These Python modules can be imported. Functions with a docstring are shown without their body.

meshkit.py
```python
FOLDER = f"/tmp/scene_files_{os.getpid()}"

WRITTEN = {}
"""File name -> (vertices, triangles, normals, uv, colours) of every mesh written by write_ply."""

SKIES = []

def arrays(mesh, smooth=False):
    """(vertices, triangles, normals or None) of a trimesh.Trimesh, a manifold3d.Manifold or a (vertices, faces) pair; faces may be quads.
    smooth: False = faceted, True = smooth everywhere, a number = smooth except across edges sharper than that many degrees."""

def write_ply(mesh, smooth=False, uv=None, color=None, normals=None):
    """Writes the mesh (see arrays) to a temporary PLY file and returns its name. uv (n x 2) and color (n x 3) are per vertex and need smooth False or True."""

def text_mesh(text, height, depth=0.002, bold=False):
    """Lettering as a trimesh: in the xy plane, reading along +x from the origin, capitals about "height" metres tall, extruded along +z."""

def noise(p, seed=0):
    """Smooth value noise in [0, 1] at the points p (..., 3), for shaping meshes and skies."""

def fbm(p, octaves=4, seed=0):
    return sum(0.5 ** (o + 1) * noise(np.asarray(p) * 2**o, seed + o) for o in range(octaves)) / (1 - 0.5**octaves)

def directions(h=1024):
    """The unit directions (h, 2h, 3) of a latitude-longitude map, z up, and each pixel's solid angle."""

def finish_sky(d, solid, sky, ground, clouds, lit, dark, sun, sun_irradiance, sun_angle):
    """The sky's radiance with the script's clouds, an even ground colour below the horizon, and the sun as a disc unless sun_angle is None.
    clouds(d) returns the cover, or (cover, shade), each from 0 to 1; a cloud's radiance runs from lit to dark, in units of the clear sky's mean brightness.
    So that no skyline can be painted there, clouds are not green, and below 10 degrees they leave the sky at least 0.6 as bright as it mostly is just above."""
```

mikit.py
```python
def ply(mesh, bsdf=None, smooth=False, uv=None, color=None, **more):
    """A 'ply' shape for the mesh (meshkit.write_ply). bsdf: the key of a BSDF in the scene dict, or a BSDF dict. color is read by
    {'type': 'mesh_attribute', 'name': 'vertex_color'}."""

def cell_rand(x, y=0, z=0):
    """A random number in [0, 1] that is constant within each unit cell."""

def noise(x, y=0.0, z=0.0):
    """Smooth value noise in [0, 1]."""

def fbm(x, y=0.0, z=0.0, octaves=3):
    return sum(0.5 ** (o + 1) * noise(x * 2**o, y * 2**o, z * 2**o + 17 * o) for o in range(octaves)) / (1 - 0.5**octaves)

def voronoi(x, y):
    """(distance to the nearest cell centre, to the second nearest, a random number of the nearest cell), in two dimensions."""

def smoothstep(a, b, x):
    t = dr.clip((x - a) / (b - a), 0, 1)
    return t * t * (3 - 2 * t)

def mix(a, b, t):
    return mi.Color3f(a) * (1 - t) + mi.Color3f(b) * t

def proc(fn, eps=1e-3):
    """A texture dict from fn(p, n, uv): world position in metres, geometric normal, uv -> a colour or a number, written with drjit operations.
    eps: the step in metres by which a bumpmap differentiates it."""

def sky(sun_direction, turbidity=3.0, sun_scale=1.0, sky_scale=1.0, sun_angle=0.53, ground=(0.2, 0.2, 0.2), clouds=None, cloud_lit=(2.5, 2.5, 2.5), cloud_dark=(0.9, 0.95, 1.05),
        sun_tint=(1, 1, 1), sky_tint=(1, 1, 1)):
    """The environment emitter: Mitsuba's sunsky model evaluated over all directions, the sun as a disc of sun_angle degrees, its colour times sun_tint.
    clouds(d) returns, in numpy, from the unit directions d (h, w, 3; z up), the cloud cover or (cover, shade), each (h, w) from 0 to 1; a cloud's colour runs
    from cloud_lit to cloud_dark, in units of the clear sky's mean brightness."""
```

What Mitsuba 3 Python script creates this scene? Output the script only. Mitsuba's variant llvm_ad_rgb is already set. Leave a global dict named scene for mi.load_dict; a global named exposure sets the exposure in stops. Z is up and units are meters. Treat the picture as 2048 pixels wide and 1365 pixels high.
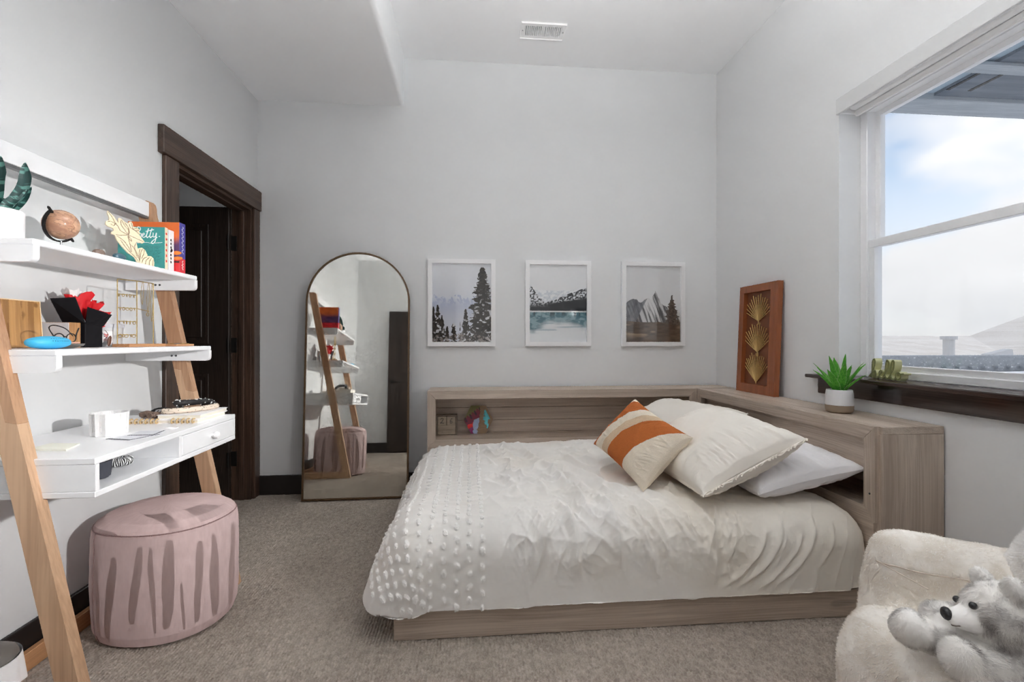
import math, random
import numpy as np, trimesh, drjit as dr, mitsuba as mi
import mikit, meshkit
from mikit import ply, proc, noise, fbm, voronoi, cell_rand, smoothstep, mix
from shapely.geometry import Polygon, LineString, Point, box as sbox
from shapely.ops import unary_union
from shapely import affinity

scene, labels = {}, {}
T = mi.ScalarTransform4f

# ------------------------------------------------------------------ camera
CAM_Z = 1.087
YAW = math.atan(84 / 950.0)
scene['camera'] = {
    'type': 'perspective', 'fov_axis': 'x', 'fov': math.degrees(2 * math.atan(1024 / 950.0)),
    'principal_point_offset_x': 0.0, 'principal_point_offset_y': 2.5 / 1365,
    'near_clip': 0.02, 'far_clip': 500.0,
    'to_world': T().look_at(origin=[0, 0, CAM_Z], target=[math.sin(YAW), math.cos(YAW), CAM_Z], up=[0, 0, 1])}
exposure = 0.0

# ------------------------------------------------------------------ sky: bright broken cloud over pale blue
def clouds(d):
    el = np.degrees(np.arcsin(np.clip(d[..., 2], -1, 1)))
    q = d / np.maximum(d[..., 2:3] + 0.25, 0.08)
    n = meshkit.fbm(np.stack([q[..., 0] * 1.9 + 4.2, q[..., 1] * 1.9 + 9.9, q[..., 2] * 0 + 1.7], -1), 5, seed=7)
    cover = np.clip((n - 0.39) / 0.15, 0, 1)
    haze = np.clip((16 - el) / 12, 0, 1)
    m = meshkit.fbm(np.stack([q[..., 0] * 2.2, q[..., 1] * 2.2, q[..., 2] * 0 + 9.1], -1), 4, seed=9)
    shade = np.clip(0.05 + 0.5 * (m - 0.45) + 0.45 * haze, 0, 1)
    return np.maximum(cover, haze * 0.9), shade

SKY = 5.1
scene['sky'] = mikit.sky((0.75, -0.2, 0.63), turbidity=3.0, sun_scale=0.0, sky_scale=SKY, ground=(0.35, 0.34, 0.33), clouds=clouds,
                         cloud_lit=(2.1, 2.1, 2.12), cloud_dark=(1.28, 1.34, 1.40), sky_tint=(1.38, 1.14, 0.98))

# lamp strengths (built further down); all but the key lamp are added fill
CEIL_FILL = 190.0
UP_FILL = 500.0
KEY_LAMP = 4300.0
CLOSET_FILL = 3.0

# ------------------------------------------------------------------ helpers
def uniq(key):
    if key not in scene and key not in labels and not any(k.startswith(key + '__') for k in scene):
        return key
    i = 1
    while True:
        k = f'{key}_{i:03d}'
        if k not in scene and k not in labels and not any(q.startswith(k + '__') for q in scene):
            return k
        i += 1

def tag(key, label=None, cat=None, group=None, kind=None):
    d = labels.setdefault(key, {})
    for a, b in (('label', label), ('category', cat), ('group', group), ('kind', kind)):
        if b: d[a] = b
    return key

def add(name, mesh, mat, parent=None, smooth=False, uv=None, color=None, label=None, cat=None, group=None, kind=None, M=None, **more):
    key = uniq(f'{parent}__{name}' if parent else name)
    if isinstance(mesh, dict):
        d = dict(mesh)
    else:
        d = ply(mesh, mat, smooth=smooth, uv=uv, color=color, **more)
    if M is not None: d['to_world'] = T(np.asarray(M, float).tolist())
    scene[key] = d
    if label or cat or group or kind: tag(key, label, cat, group, kind)
    return key

def thing(name, label, cat, group=None):
    key = uniq(name)
    labels[key] = {}
    tag(key, label, cat, group)
    return key

def cat_(*ms):
    ms = [m for g in ms for m in (g if isinstance(g, (list, tuple)) else [g])]
    return trimesh.util.concatenate(ms)

def tm(v, f):
    return trimesh.Trimesh(np.asarray(v, float), np.asarray(f, int), process=False)

def box(x0, x1, y0, y1, z0, z1, b=0.0):
    lo, hi = np.array([x0, y0, z0], float), np.array([x1, y1, z1], float)
    lo, hi = np.minimum(lo, hi), np.maximum(lo, hi)
    if b <= 0:
        m = trimesh.creation.box(hi - lo); m.apply_translation((lo + hi) / 2); return m
    b = min(b, *(hi - lo) * 0.45)
    pts = []
    for sx in (0, 1):
        for sy in (0, 1):
            for sz in (0, 1):
                c = np.where([sx, sy, sz], hi, lo); s = np.where([sx, sy, sz], -1, 1)
                for k in range(3):
                    o = s * b; o[k] = 0
                    pts.append(c + o)
    m = trimesh.Trimesh(pts).convex_hull
    return m

def rbox(x0, x1, y0, y1, z0, z1, r, n=4):
    """box with round edges"""
    lo, hi = np.array([x0, y0, z0], float) + r, np.array([x1, y1, z1], float) - r
    s = trimesh.creation.icosphere(subdivisions=n if n < 4 else 2, radius=r)
    pts = np.vstack([s.vertices + np.where([i, j, k], hi, lo) for i in (0, 1) for j in (0, 1) for k in (0, 1)])
    return trimesh.Trimesh(pts).convex_hull

def move(m, M):
    m = m.copy(); m.apply_transform(np.asarray(M, float)); return m

def frame(o, ex, ey, ez=None):
    ex = np.asarray(ex, float); ex = ex / np.linalg.norm(ex)
    ey = np.asarray(ey, float); ey = ey - ex * (ey @ ex); ey = ey / np.linalg.norm(ey)
    ez = np.cross(ex, ey)
    M = np.eye(4); M[:3, 0], M[:3, 1], M[:3, 2], M[:3, 3] = ex, ey, ez, o
    return M

def rot(axis, deg, o=(0, 0, 0)):
    return trimesh.transformations.rotation_matrix(math.radians(deg), axis, o)

def shift(x, y, z):
    M = np.eye(4); M[:3, 3] = (x, y, z); return M

def extrude(poly, h):
    gs = [g for g in getattr(poly, 'geoms', [poly]) if g.geom_type == 'Polygon' and g.area > 1e-10]
    return cat_([trimesh.creation.extrude_polygon(g, h, engine='earcut') for g in gs])

def lathe(prof, n=40, o=(0, 0, 0)):
    prof = np.asarray(prof, float)
    m = trimesh.creation.revolve(prof, sections=n)
    m.apply_translation(o)
    return m

def smooth_path(pts, n=8, closed=False):
    p = np.asarray(pts, float)
    q = np.vstack([p[-1], p, p[0], p[1]]) if closed else np.vstack([2 * p[0] - p[1], p, 2 * p[-1] - p[-2]])
    out = []
    for i in range(len(q) - 3):
        a, b, c, d = q[i:i + 4]
        for t in np.arange(n) / n:
            out.append(0.5 * (2 * b + (c - a) * t + (2 * a - 5 * b + 4 * c - d) * t * t + (3 * b - a - 3 * c + d) * t ** 3))
    if not closed: out.append(p[-1])
    return np.array(out)

def tube(pts, r, n=8, closed=False, caps=True):
    p = np.asarray(pts, float); k = len(p)
    r = np.broadcast_to(np.asarray(r, float), (k,))
    t = np.gradient(p, axis=0)
    if closed: t = np.roll(p, -1, 0) - np.roll(p, 1, 0)
    t /= np.maximum(np.linalg.norm(t, axis=1, keepdims=True), 1e-12)
    u = np.cross(t[0], [0, 0, 1] if abs(t[0][2]) < 0.9 else [1, 0, 0]); u /= np.linalg.norm(u)
    U = []
    for i in range(k):
        u = u - t[i] * (u @ t[i]); u /= max(np.linalg.norm(u), 1e-12); U.append(u)
    U = np.array(U); W = np.cross(t, U)
    a = np.arange(n) * 2 * np.pi / n
    v = (p[:, None] + r[:, None, None] * (U[:, None] * np.cos(a)[None, :, None] + W[:, None] * np.sin(a)[None, :, None])).reshape(-1, 3)
    f = []
    for i in range(k if closed else k - 1):
        j = (i + 1) % k
        for c in range(n):
            d = (c + 1) % n
            f += [[i * n + c, i * n + d, j * n + d], [i * n + c, j * n + d, j * n + c]]
    if caps and not closed:
        v = np.vstack([v, p[:1], p[-1:]])
        for c in range(n):
            d = (c + 1) % n
            f += [[k * n, d, c], [k * n + 1, (k - 1) * n + c, (k - 1) * n + d]]
    return tm(v, f)

def grid(fn, nu, nv, u0=0, u1=1, v0=0, v1=1):
    """(mesh, uv) of an open sheet fn(u, v) -> (..., 3)"""
    u, v = np.meshgrid(np.linspace(u0, u1, nu), np.linspace(v0, v1, nv), indexing='ij')
    P = fn(u, v).reshape(-1, 3)
    i = np.arange(nu * nv).reshape(nu, nv)
    a, b, c, d = i[:-1, :-1].ravel(), i[1:, :-1].ravel(), i[1:, 1:].ravel(), i[:-1, 1:].ravel()
    return tm(P, np.vstack([np.stack([a, b, c], 1), np.stack([a, c, d], 1)])), np.stack([u.ravel(), v.ravel()], 1)

def nrm(P):
    """normals of a grid of points (nu, nv, 3)"""
    n = np.cross(np.gradient(P, axis=0), np.gradient(P, axis=1))
    return n / np.maximum(np.linalg.norm(n, axis=-1, keepdims=True), 1e-12)

def N3(x, y, z=0.0, s=1.0, seed=0, o=1):
    p = np.stack(np.broadcast_arrays(np.asarray(x, float) * s, np.asarray(y, float) * s, np.asarray(z, float) * s), -1) + 50.0
    return meshkit.fbm(p, o, seed) if o > 1 else meshkit.noise(p, seed)

def sstep(a, b, x):
    t = np.clip((np.asarray(x, float) - a) / (b - a), 0, 1); return t * t * (3 - 2 * t)

def surface_nets(fn, lo, hi, h):
    """closed mesh of fn(points) < 0"""
    lo, hi = np.asarray(lo, float), np.asarray(hi, float)
    n = np.ceil((hi - lo) / h).astype(int) + 1
    ax = [lo[k] + np.arange(n[k]) * h for k in range(3)]
    P = np.stack(np.meshgrid(*ax, indexing='ij'), -1)
    V = fn(P)
    s = V < 0
    corners = [(i, j, k) for i in (0, 1) for j in (0, 1) for k in (0, 1)]
    m = n - 1
    sl = lambda c, A: A[c[0]:c[0] + m[0], c[1]:c[1] + m[1], c[2]:c[2] + m[2]]
    cnt = sum(sl(c, s).astype(int) for c in corners)
    act = (cnt > 0) & (cnt < 8)
    idx = -np.ones(tuple(m), int); idx[act] = np.arange(act.sum())
    acc = np.zeros((act.sum(), 3)); num = np.zeros(act.sum())
    for a in range(8):
        for b in range(a + 1, 8):
            ca, cb = np.array(corners[a]), np.array(corners[b])
            if abs(ca - cb).sum() != 1: continue
            va, vb = sl(ca, V)[act], sl(cb, V)[act]
            x = (va < 0) != (vb < 0)
            t = np.where(x, va / np.where(va == vb, 1, va - vb), 0)
            acc += np.where(x[:, None], ca + (cb - ca) * t[:, None], 0); num += x
    base = np.argwhere(act)
    verts = lo + (base + acc / num[:, None]) * h
    F = []
    for k in range(3):
        a, b = [(1, 2), (2, 0), (0, 1)][k]
        e = np.zeros(3, int); e[k] = 1
        s0 = s[:n[0] - e[0], :n[1] - e[1], :n[2] - e[2]]; s1 = s[e[0]:, e[1]:, e[2]:]
        q = np.argwhere(s0 != s1)
        ok = (q[:, a] > 0) & (q[:, b] > 0) & (q[:, a] < m[a]) & (q[:, b] < m[b])
        q = q[ok]
        flip = s0[tuple(q.T)]
        A = np.eye(3, dtype=int)[a]; B = np.eye(3, dtype=int)[b]
        g = lambda o: idx[tuple((q - o).T)]
        q0, q1, q2, q3 = g(A * 0), g(A), g(A + B), g(B)
        f1 = np.stack([q0, q1, q2], 1); f2 = np.stack([q0, q2, q3], 1)
        f = np.vstack([np.where(flip[:, None], f1, f1[:, ::-1]), np.where(flip[:, None], f2, f2[:, ::-1])])
        F.append(f)
    return tm(verts, np.vstack(F))

def sd_ell(P, c, r, R=None):
    q = P - np.asarray(c, float)
    if R is not None: q = q @ R
    r = np.asarray(r, float)
    k0 = np.linalg.norm(q / r, axis=-1); k1 = np.linalg.norm(q / (r * r), axis=-1)
    return k0 * (k0 - 1) / np.maximum(k1, 1e-9)

def sd_box(P, c, hsz, r, R=None):
    q = P - np.asarray(c, float)
    if R is not None: q = q @ R
    q = np.abs(q) - (np.asarray(hsz, float) - r)
    return np.linalg.norm(np.maximum(q, 0), axis=-1) + np.minimum(q.max(-1), 0) - r

def sd_cap(P, a, b, ra, rb):
    a, b = np.asarray(a, float), np.asarray(b, float)
    t = np.clip(((P - a) @ (b - a)) / ((b - a) @ (b - a)), 0, 1)
    return np.linalg.norm(P - a - t[..., None] * (b - a), axis=-1) - (ra + (rb - ra) * t)

def smin(a, b, k):
    h = np.clip(0.5 + 0.5 * (b - a) / k, 0, 1)
    return b * (1 - h) + a * h - k * h * (1 - h)

def s2l(*c):
    c = np.asarray(c, float) / 255.0
    return [float(x) for x in np.where(c < 0.04045, c / 12.92, ((c + 0.055) / 1.055) ** 2.4)]

def rgb(*c): return {'type': 'rgb', 'value': s2l(*c)}

def C(*c): return mi.Color3f(*s2l(*c))

def diffuse(name, *c):
    scene[name] = {'type': 'twosided', 'bsdf': {'type': 'diffuse', 'reflectance': rgb(*c)}}
    return name

def prin(name, col, rough=0.5, **k):
    d = {'type': 'principled', 'base_color': rgb(*col) if isinstance(col, (tuple, list)) else col, 'roughness': rough, **k}
    scene[name] = {'type': 'twosided', 'bsdf': d}
    return name

def bumped(name, col, h, scale, rough=0.6, eps=1e-3, **k):
    d = {'type': 'principled', 'base_color': rgb(*col) if isinstance(col, (tuple, list)) else col, 'roughness': rough, **k}
    scene[name] = {'type': 'twosided', 'bsdf': {'type': 'bumpmap', 'bump': proc(h, eps), 'scale': scale, 'nested': d}}
    return name

def wood(c0, c1, axis, s=1.0, knots=0.0):
    """fine grain along the axis: colours run from c0 to c1"""
    a, b, c = [(0, 1, 2), (1, 0, 2), (2, 0, 1)][axis]
    def fn(p, n, uv):
        x, y, z = p[a] * s, p[b] * s, p[c] * s
        w = fbm(x * 1.9, y * 6, z * 6, 2) * 0.05
        g = fbm(x * 4.0 + 3.0, (y + w) * 210, (z + w) * 210, 3)
        l = fbm(x * 1.1, (y + w) * 34, (z + w) * 34, 2)
        m = fbm(x * 3.0, y * 7, z * 7, 2)
        t = dr.clip(0.45 * g + 0.35 * l + 0.30 * m - 0.05, 0, 1)
        col = mix(s2l(*c0), s2l(*c1), smoothstep(0.25, 0.75, t))
        if knots:
            k = noise(x * 7 + 11, y * 19, z * 19)
            col = col * (1 - knots * smoothstep(0.88, 0.97, k))
        return col
    return proc(fn)
# ------------------------------------------------------------------ materials
diffuse('wall_paint', 225, 226, 227)
diffuse('ceiling_paint', 245, 246, 247)
prin('white_trim', (244, 244, 244), 0.35)
prin('white_vinyl', (240, 241, 243), 0.3)
prin('dark_trim', wood((40, 29, 23), (74, 54, 42), 2, 1.0, 0.3), 0.42)
prin('dark_trim_y', wood((44, 32, 25), (76, 57, 45), 1, 1.0, 0.3), 0.42)
prin('sill_wood', wood((26, 18, 16), (50, 37, 33), 1), 0.13)
prin('black_base', (26, 22, 21), 0.45)
prin('black_metal', (22, 20, 19), 0.4, metallic=0.4)
prin('black_plastic', (16, 16, 18), 0.35)
bg0, bg1 = (163, 146, 132), (195, 180, 166)
prin('oak_x', wood(bg0, bg1, 0, 1, 0.25), 0.5)
prin('oak_y', wood(bg0, bg1, 1, 1, 0.25), 0.42)
prin('oak_z', wood(bg0, bg1, 2, 1, 0.25), 0.5)
prin('beech', wood((176, 138, 108), (206, 170, 138), 2, 0.8, 0.1), 0.45)
prin('beech_dark', wood((158, 116, 86), (188, 148, 116), 2, 0.8, 0.1), 0.45)
prin('beech_y', wood((172, 122, 82), (202, 152, 110), 1, 0.8), 0.45)
prin('desk_white', (236, 237, 239), 0.38)
scene['mirror_glass'] = {'type': 'conductor', 'material': 'Ag', 'specular_reflectance': {'type': 'rgb', 'value': [0.86, 0.87, 0.87]}}
prin('bronze', (92, 72, 50), 0.38, metallic=0.6)
prin('brass', (214, 178, 106), 0.28, metallic=0.9)
prin('gold_wire', (196, 170, 110), 0.25, metallic=0.85)
scene['pane_glass'] = {'type': 'thindielectric', 'int_ior': 1.5}
prin('chrome', (170, 172, 174), 0.2, metallic=0.9)
prin('screw_metal', (84, 84, 86), 0.35, metallic=0.7)

LX, LY = 0.0118, 0.0138          # pitch of the carpet's loops
def carpet_h(p, n, uv):
    px, py = p[0] / LX, p[1] / LY
    row = dr.floor(px)
    fx = px - row - 0.5
    y = py + 0.5 * (row - 2 * dr.floor(row / 2)) + 0.55 * noise(row * 3.1, py * 0.35)
    fy = y - dr.floor(y) - 0.5
    return dr.sqrt(dr.maximum(0.0, 1 - 2.6 * fx * fx - 2.4 * fy * fy)) + 0.25 * fbm(p[0] * 420, p[1] * 420, 0.0, 2)

def fibre_h(p, n, uv):
    return fbm(p[0] * 700, p[1] * 700, p[2] * 700, 2)

def carpet_c(p, n, uv):
    r = noise(p[0] / LX + 5, p[1] / LY, 3.0)
    f = fbm(p[0] * 3.0, p[1] * 3.0, 2.0, 3)
    t = dr.clip(0.40 * r + 0.40 * noise(p[0] * 260, p[1] * 260, 1.0) + 0.5 * (f - 0.5) + 0.10, 0, 1)
    return mix(s2l(128, 117, 108), s2l(194, 183, 172), t)
bumped('carpet', proc(carpet_c), carpet_h, 0.0060, 0.95, 6e-4, specular=0.1)
bumped('carpet_yarn', proc(carpet_c), fibre_h, 0.0010, 0.95, 4e-4, specular=0.1)

# ------------------------------------------------------------------ room
XL, XR, YB, YR = -1.485, 1.874, 3.474, -0.22
ZC, ZS, XS = 3.113, 2.768, -0.473

def struct(name, mesh, mat, parent=None, smooth=False, label=None):
    k = add(name, mesh, mat, parent, smooth)
    tag(k, label, kind=None if parent else 'structure')
    return k

fx, fy = np.meshgrid([XL - 0.1, XR + 0.1], [YR - 0.1, YB + 0.1])
PATCH = ((XL + 0.016, 1.50, 1.25, 1.85, 0.0025), (XL + 0.016, -0.24, 1.85, YB - 0.016, 0.0029))
fp_ = sbox(-3.6, YR - 0.15, XR + 0.18, 4.6)
for q in PATCH: fp_ = fp_.difference(sbox(q[0], q[2], q[1], q[3]))
m = extrude(fp_, 0.1185); m.apply_translation((0, 0, -0.12))
struct('floor', cat_([m, box(-3.6, XR + 0.18, YR - 0.15, 4.6, -0.14, -0.012)]), 'carpet', label='beige looped carpet floor')
def pile_patch(x0, x1, y0, y1, st):
    nx, ny = int((x1 - x0) / st), int((y1 - y0) / st)
    x, y = np.meshgrid(np.linspace(x0, x1, nx), np.linspace(y0, y1, ny), indexing='ij')
    px, py = x / LX, y / LY
    px = px + 0.35 * (N3(x, y, 0, 60, 3) - 0.5)
    row = np.floor(px); fx = px - row - 0.5
    hsh = lambda a, b: np.modf(np.abs(np.sin(a * 12.9898 + b * 78.233) * 43758.5453))[0]
    yy = py + 0.5 * np.mod(row, 2) + 0.9 * hsh(row, 1.0) + 0.5 * (N3(row * 3.1, py * 0.35, 0, 1, 5) - 0.5)
    cell = np.floor(yy); fy = yy - cell - 0.5
    k = 0.55 + 0.6 * hsh(row, cell); w = 0.75 + 0.5 * hsh(row + 7, cell)
    d = np.sqrt(np.maximum(0, 1 - (3.1 * fx * fx + 2.8 * fy * fy) / w)) * k
    z = -0.0066 + 0.0086 * d + 0.0016 * (N3(x, y, 0, 260, 9, 2) - 0.5) + 0.0016 * (N3(x, y, 0, 14, 11, 2) - 0.5)
    i = np.arange(nx * ny).reshape(nx, ny)
    a, b, c, d_ = i[:-1, :-1].ravel(), i[1:, :-1].ravel(), i[1:, 1:].ravel(), i[:-1, 1:].ravel()
    return tm(np.stack([x.ravel(), y.ravel(), z.ravel()], 1), np.vstack([np.stack([a, b, c], 1), np.stack([a, c, d_], 1)]))
for x0_, x1_, y0_, y1_, st_ in PATCH:
    k = add('pile', pile_patch(x0_, x1_, y0_, y1_, st_), 'carpet_yarn', 'floor', smooth=True)
    tag(k, kind='stuff')
vx0, vx1, vy0, vy1 = 0.328, 0.622, 3.001, 3.160     # the air register's place
m = extrude(sbox(XL - 0.12, YR - 0.15, XR + 0.16, YB + 0.15).difference(sbox(vx0 + 0.022, vy0 + 0.026, vx1 - 0.022, vy1 - 0.026)), 0.12); m.apply_translation((0, 0, ZC))
struct('ceiling', m, 'ceiling_paint', label='flat white ceiling')
# lowered part of the ceiling along the left wall, its edge rounded like plaster over a bullnose bead
r = 0.028
sof = [(XL - 0.05, ZC + 0.02), (XL - 0.05, ZS)] + [(XS - r + r * math.sin(a), ZS + r - r * math.cos(a)) for a in np.linspace(0, math.pi / 2, 9)] + [(XS, ZC + 0.02)]
m = extrude(Polygon(sof), YB - YR + 0.1)
m = move(m, frame((0, YB + 0.05, 0), (1, 0, 0), (0, 0, 1)))
struct('ceiling_soffit', m, 'ceiling_paint', smooth=35, label='lowered white soffit along the left wall')
struct('wall_back', box(XL - 0.12, XR + 0.16, YB, YB + 0.12, -0.1, ZC + 0.1), 'wall_paint', label='white back wall')
struct('wall_rear', box(XL - 0.12, XR + 0.16, YR - 0.12, YR, -0.1, ZC + 0.1), 'wall_paint', label='white wall behind the camera')

def wall_yz(x0, x1, y0, y1, holes, mat, name, label):
    p = sbox(y0, -0.1, y1, ZC + 0.1)
    for h in holes: p = p.difference(sbox(*h))
    m = extrude(p, x1 - x0)
    M = np.eye(4); M[:3, 0], M[:3, 1], M[:3, 2], M[:3, 3] = (0, 1, 0), (0, 0, 1), (1, 0, 0), (x0, 0, 0)
    return struct(name, move(m, M), mat, label=label)

DY0, DY1, DZ = 2.545, 3.388, 1.985        # doorway in the left wall
WY0, WY1, WZ0, WZ1 = 0.42, 2.266, 0.880, 2.318   # window opening in the right wall
WALLT = 0.125
wall_yz(XL - WALLT, XL, YR - 0.1, YB + 0.1, [(DY0 - 0.02, -0.2, DY1 + 0.02, DZ + 0.02)], 'wall_paint', 'wall_left', 'white left wall with the dark framed doorway')
wall_yz(XR, XR + 0.155, YR - 0.1, YB + 0.1, [(WY0, WZ0, WY1, WZ1)], 'wall_paint', 'wall_right', 'white right wall with the window')

# baseboards
struct('baseboard_left', box(XL, XL + 0.016, YR, 2.437, 0.0, 0.135, 0.003), 'black_base')
struct('baseboard_back', box(XL, XR, YB - 0.016, YB, 0.0, 0.135, 0.003), 'black_base')
struct('baseboard_right', box(XR - 0.016, XR, YR, YB - 0.016, 0.0, 0.135, 0.003), 'black_base')
struct('baseboard_rear', box(XL + 0.016, XR - 0.016, YR, YR + 0.016, 0.0, 0.135, 0.003), 'black_base')

# ------------------------------------------------------------------ doorway of the left wall
k = thing('door_1', 'dark stained doorway with an open dark panelled door', None); labels[k]['kind'] = 'structure'
add('side_casing', box(XL, XL + 0.020, 2.437, DY0, 0.0, DZ, 0.003), 'dark_trim', k)
add('side_casing', box(XL, XL + 0.020, DY1, 3.470, 0.0, DZ, 0.003), 'dark_trim', k)
add('head_casing', box(XL, XL + 0.030, 2.405, 3.474, DZ, DZ + 0.135, 0.003), 'dark_trim_y', k)
x0 = XL - WALLT
add('side_jamb', box(x0, XL + 0.001, DY0 - 0.018, DY0 + 0.004, 0.0, DZ, 0.001), 'dark_trim', k)
add('side_jamb', box(x0, XL + 0.001, DY1 - 0.016, DY1 + 0.018, 0.0, DZ, 0.001), 'dark_trim', k)
add('head_jamb', box(x0, XL + 0.001, DY0, DY1 - 0.012, DZ - 0.016, DZ + 0.018, 0.001), 'dark_trim_y', k)
add('stop', box(XL - 0.075, XL - 0.040, DY0 + 0.004, DY0 + 0.016, 0.0, DZ - 0.016, 0.002), 'dark_trim', k)
add('stop', box(XL - 0.075, XL - 0.040, DY1 - 0.028, DY1 - 0.016, 0.0, DZ - 0.016, 0.002), 'dark_trim', k)
add('stop', box(XL - 0.075, XL - 0.040, DY0 + 0.016, DY1 - 0.028, DZ - 0.028, DZ - 0.016, 0.002), 'dark_trim_y', k)
# the leaf stands open at a right angle into the room behind
ly = 3.342
prin('shaded_leaf_wood', wood((22, 16, 14), (42, 31, 25), 2, 1.0, 0.3), 0.42)  # same wood as the trim, shade put into a darker colour
lf = add('leaf', box(-2.440, -1.6115, ly, ly + 0.035, 0.012, 1.978, 0.003), 'shaded_leaf_wood', k, label='door leaf swung open')
def panel(y, side, x0, x1, z0, z1, mat, parent):
    fr = 0.022
    P = [box(x0, x1, y, y + side * 0.006, z0, z0 + fr, .002), box(x0, x1, y, y + side * 0.006, z1 - fr, z1, .002), box(x0, x0 + fr, y, y + side * 0.006, z0, z1, .002), box(x1 - fr, x1, y, y + side * 0.006, z0, z1, .002),
         box(x0 + fr + 0.02, x1 - fr - 0.02, y, y + side * 0.008, z0 + fr + 0.02, z1 - fr - 0.02, .006)]
    return add('panel', cat_(P), mat, parent)
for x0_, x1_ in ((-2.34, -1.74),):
    panel(ly, -1, x0_, x1_, 0.28, 0.86, 'shaded_leaf_wood', lf)
    panel(ly, -1, x0_, x1_, 1.06, 1.86, 'shaded_leaf_wood', lf)
for z in (0.28, 1.05, 1.74):
    hg = add('hinge', cat_([trimesh.creation.cylinder(0.008, 0.10, sections=12, transform=shift(-1.614, ly - 0.006, z)), box(-1.614, -1.575, DY1 - 0.0185, DY1 - 0.0155, z - 0.05, z + 0.05, .001)]), 'black_metal', k)
# the room behind the doorway
struct('wall_closet_far', box(-3.62, -3.5, 1.2, 4.62, -0.1, 2.8), 'wall_paint')
struct('wall_closet_end', box(-3.6, XL - WALLT, 4.50, 4.62, -0.1, 2.8), 'wall_paint')
struct('wall_closet_side', box(XL - WALLT, XL - 0.01, YB + 0.12, 4.62, -0.1, 2.8), 'wall_paint')
struct('wall_closet_near', box(-3.6, XL - WALLT, 1.2, 1.32, -0.1, 2.8), 'wall_paint')
struct('ceiling_closet', box(-3.6, XL - 0.03, 1.2, 4.62, 2.6, 2.72), 'ceiling_paint')

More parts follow.
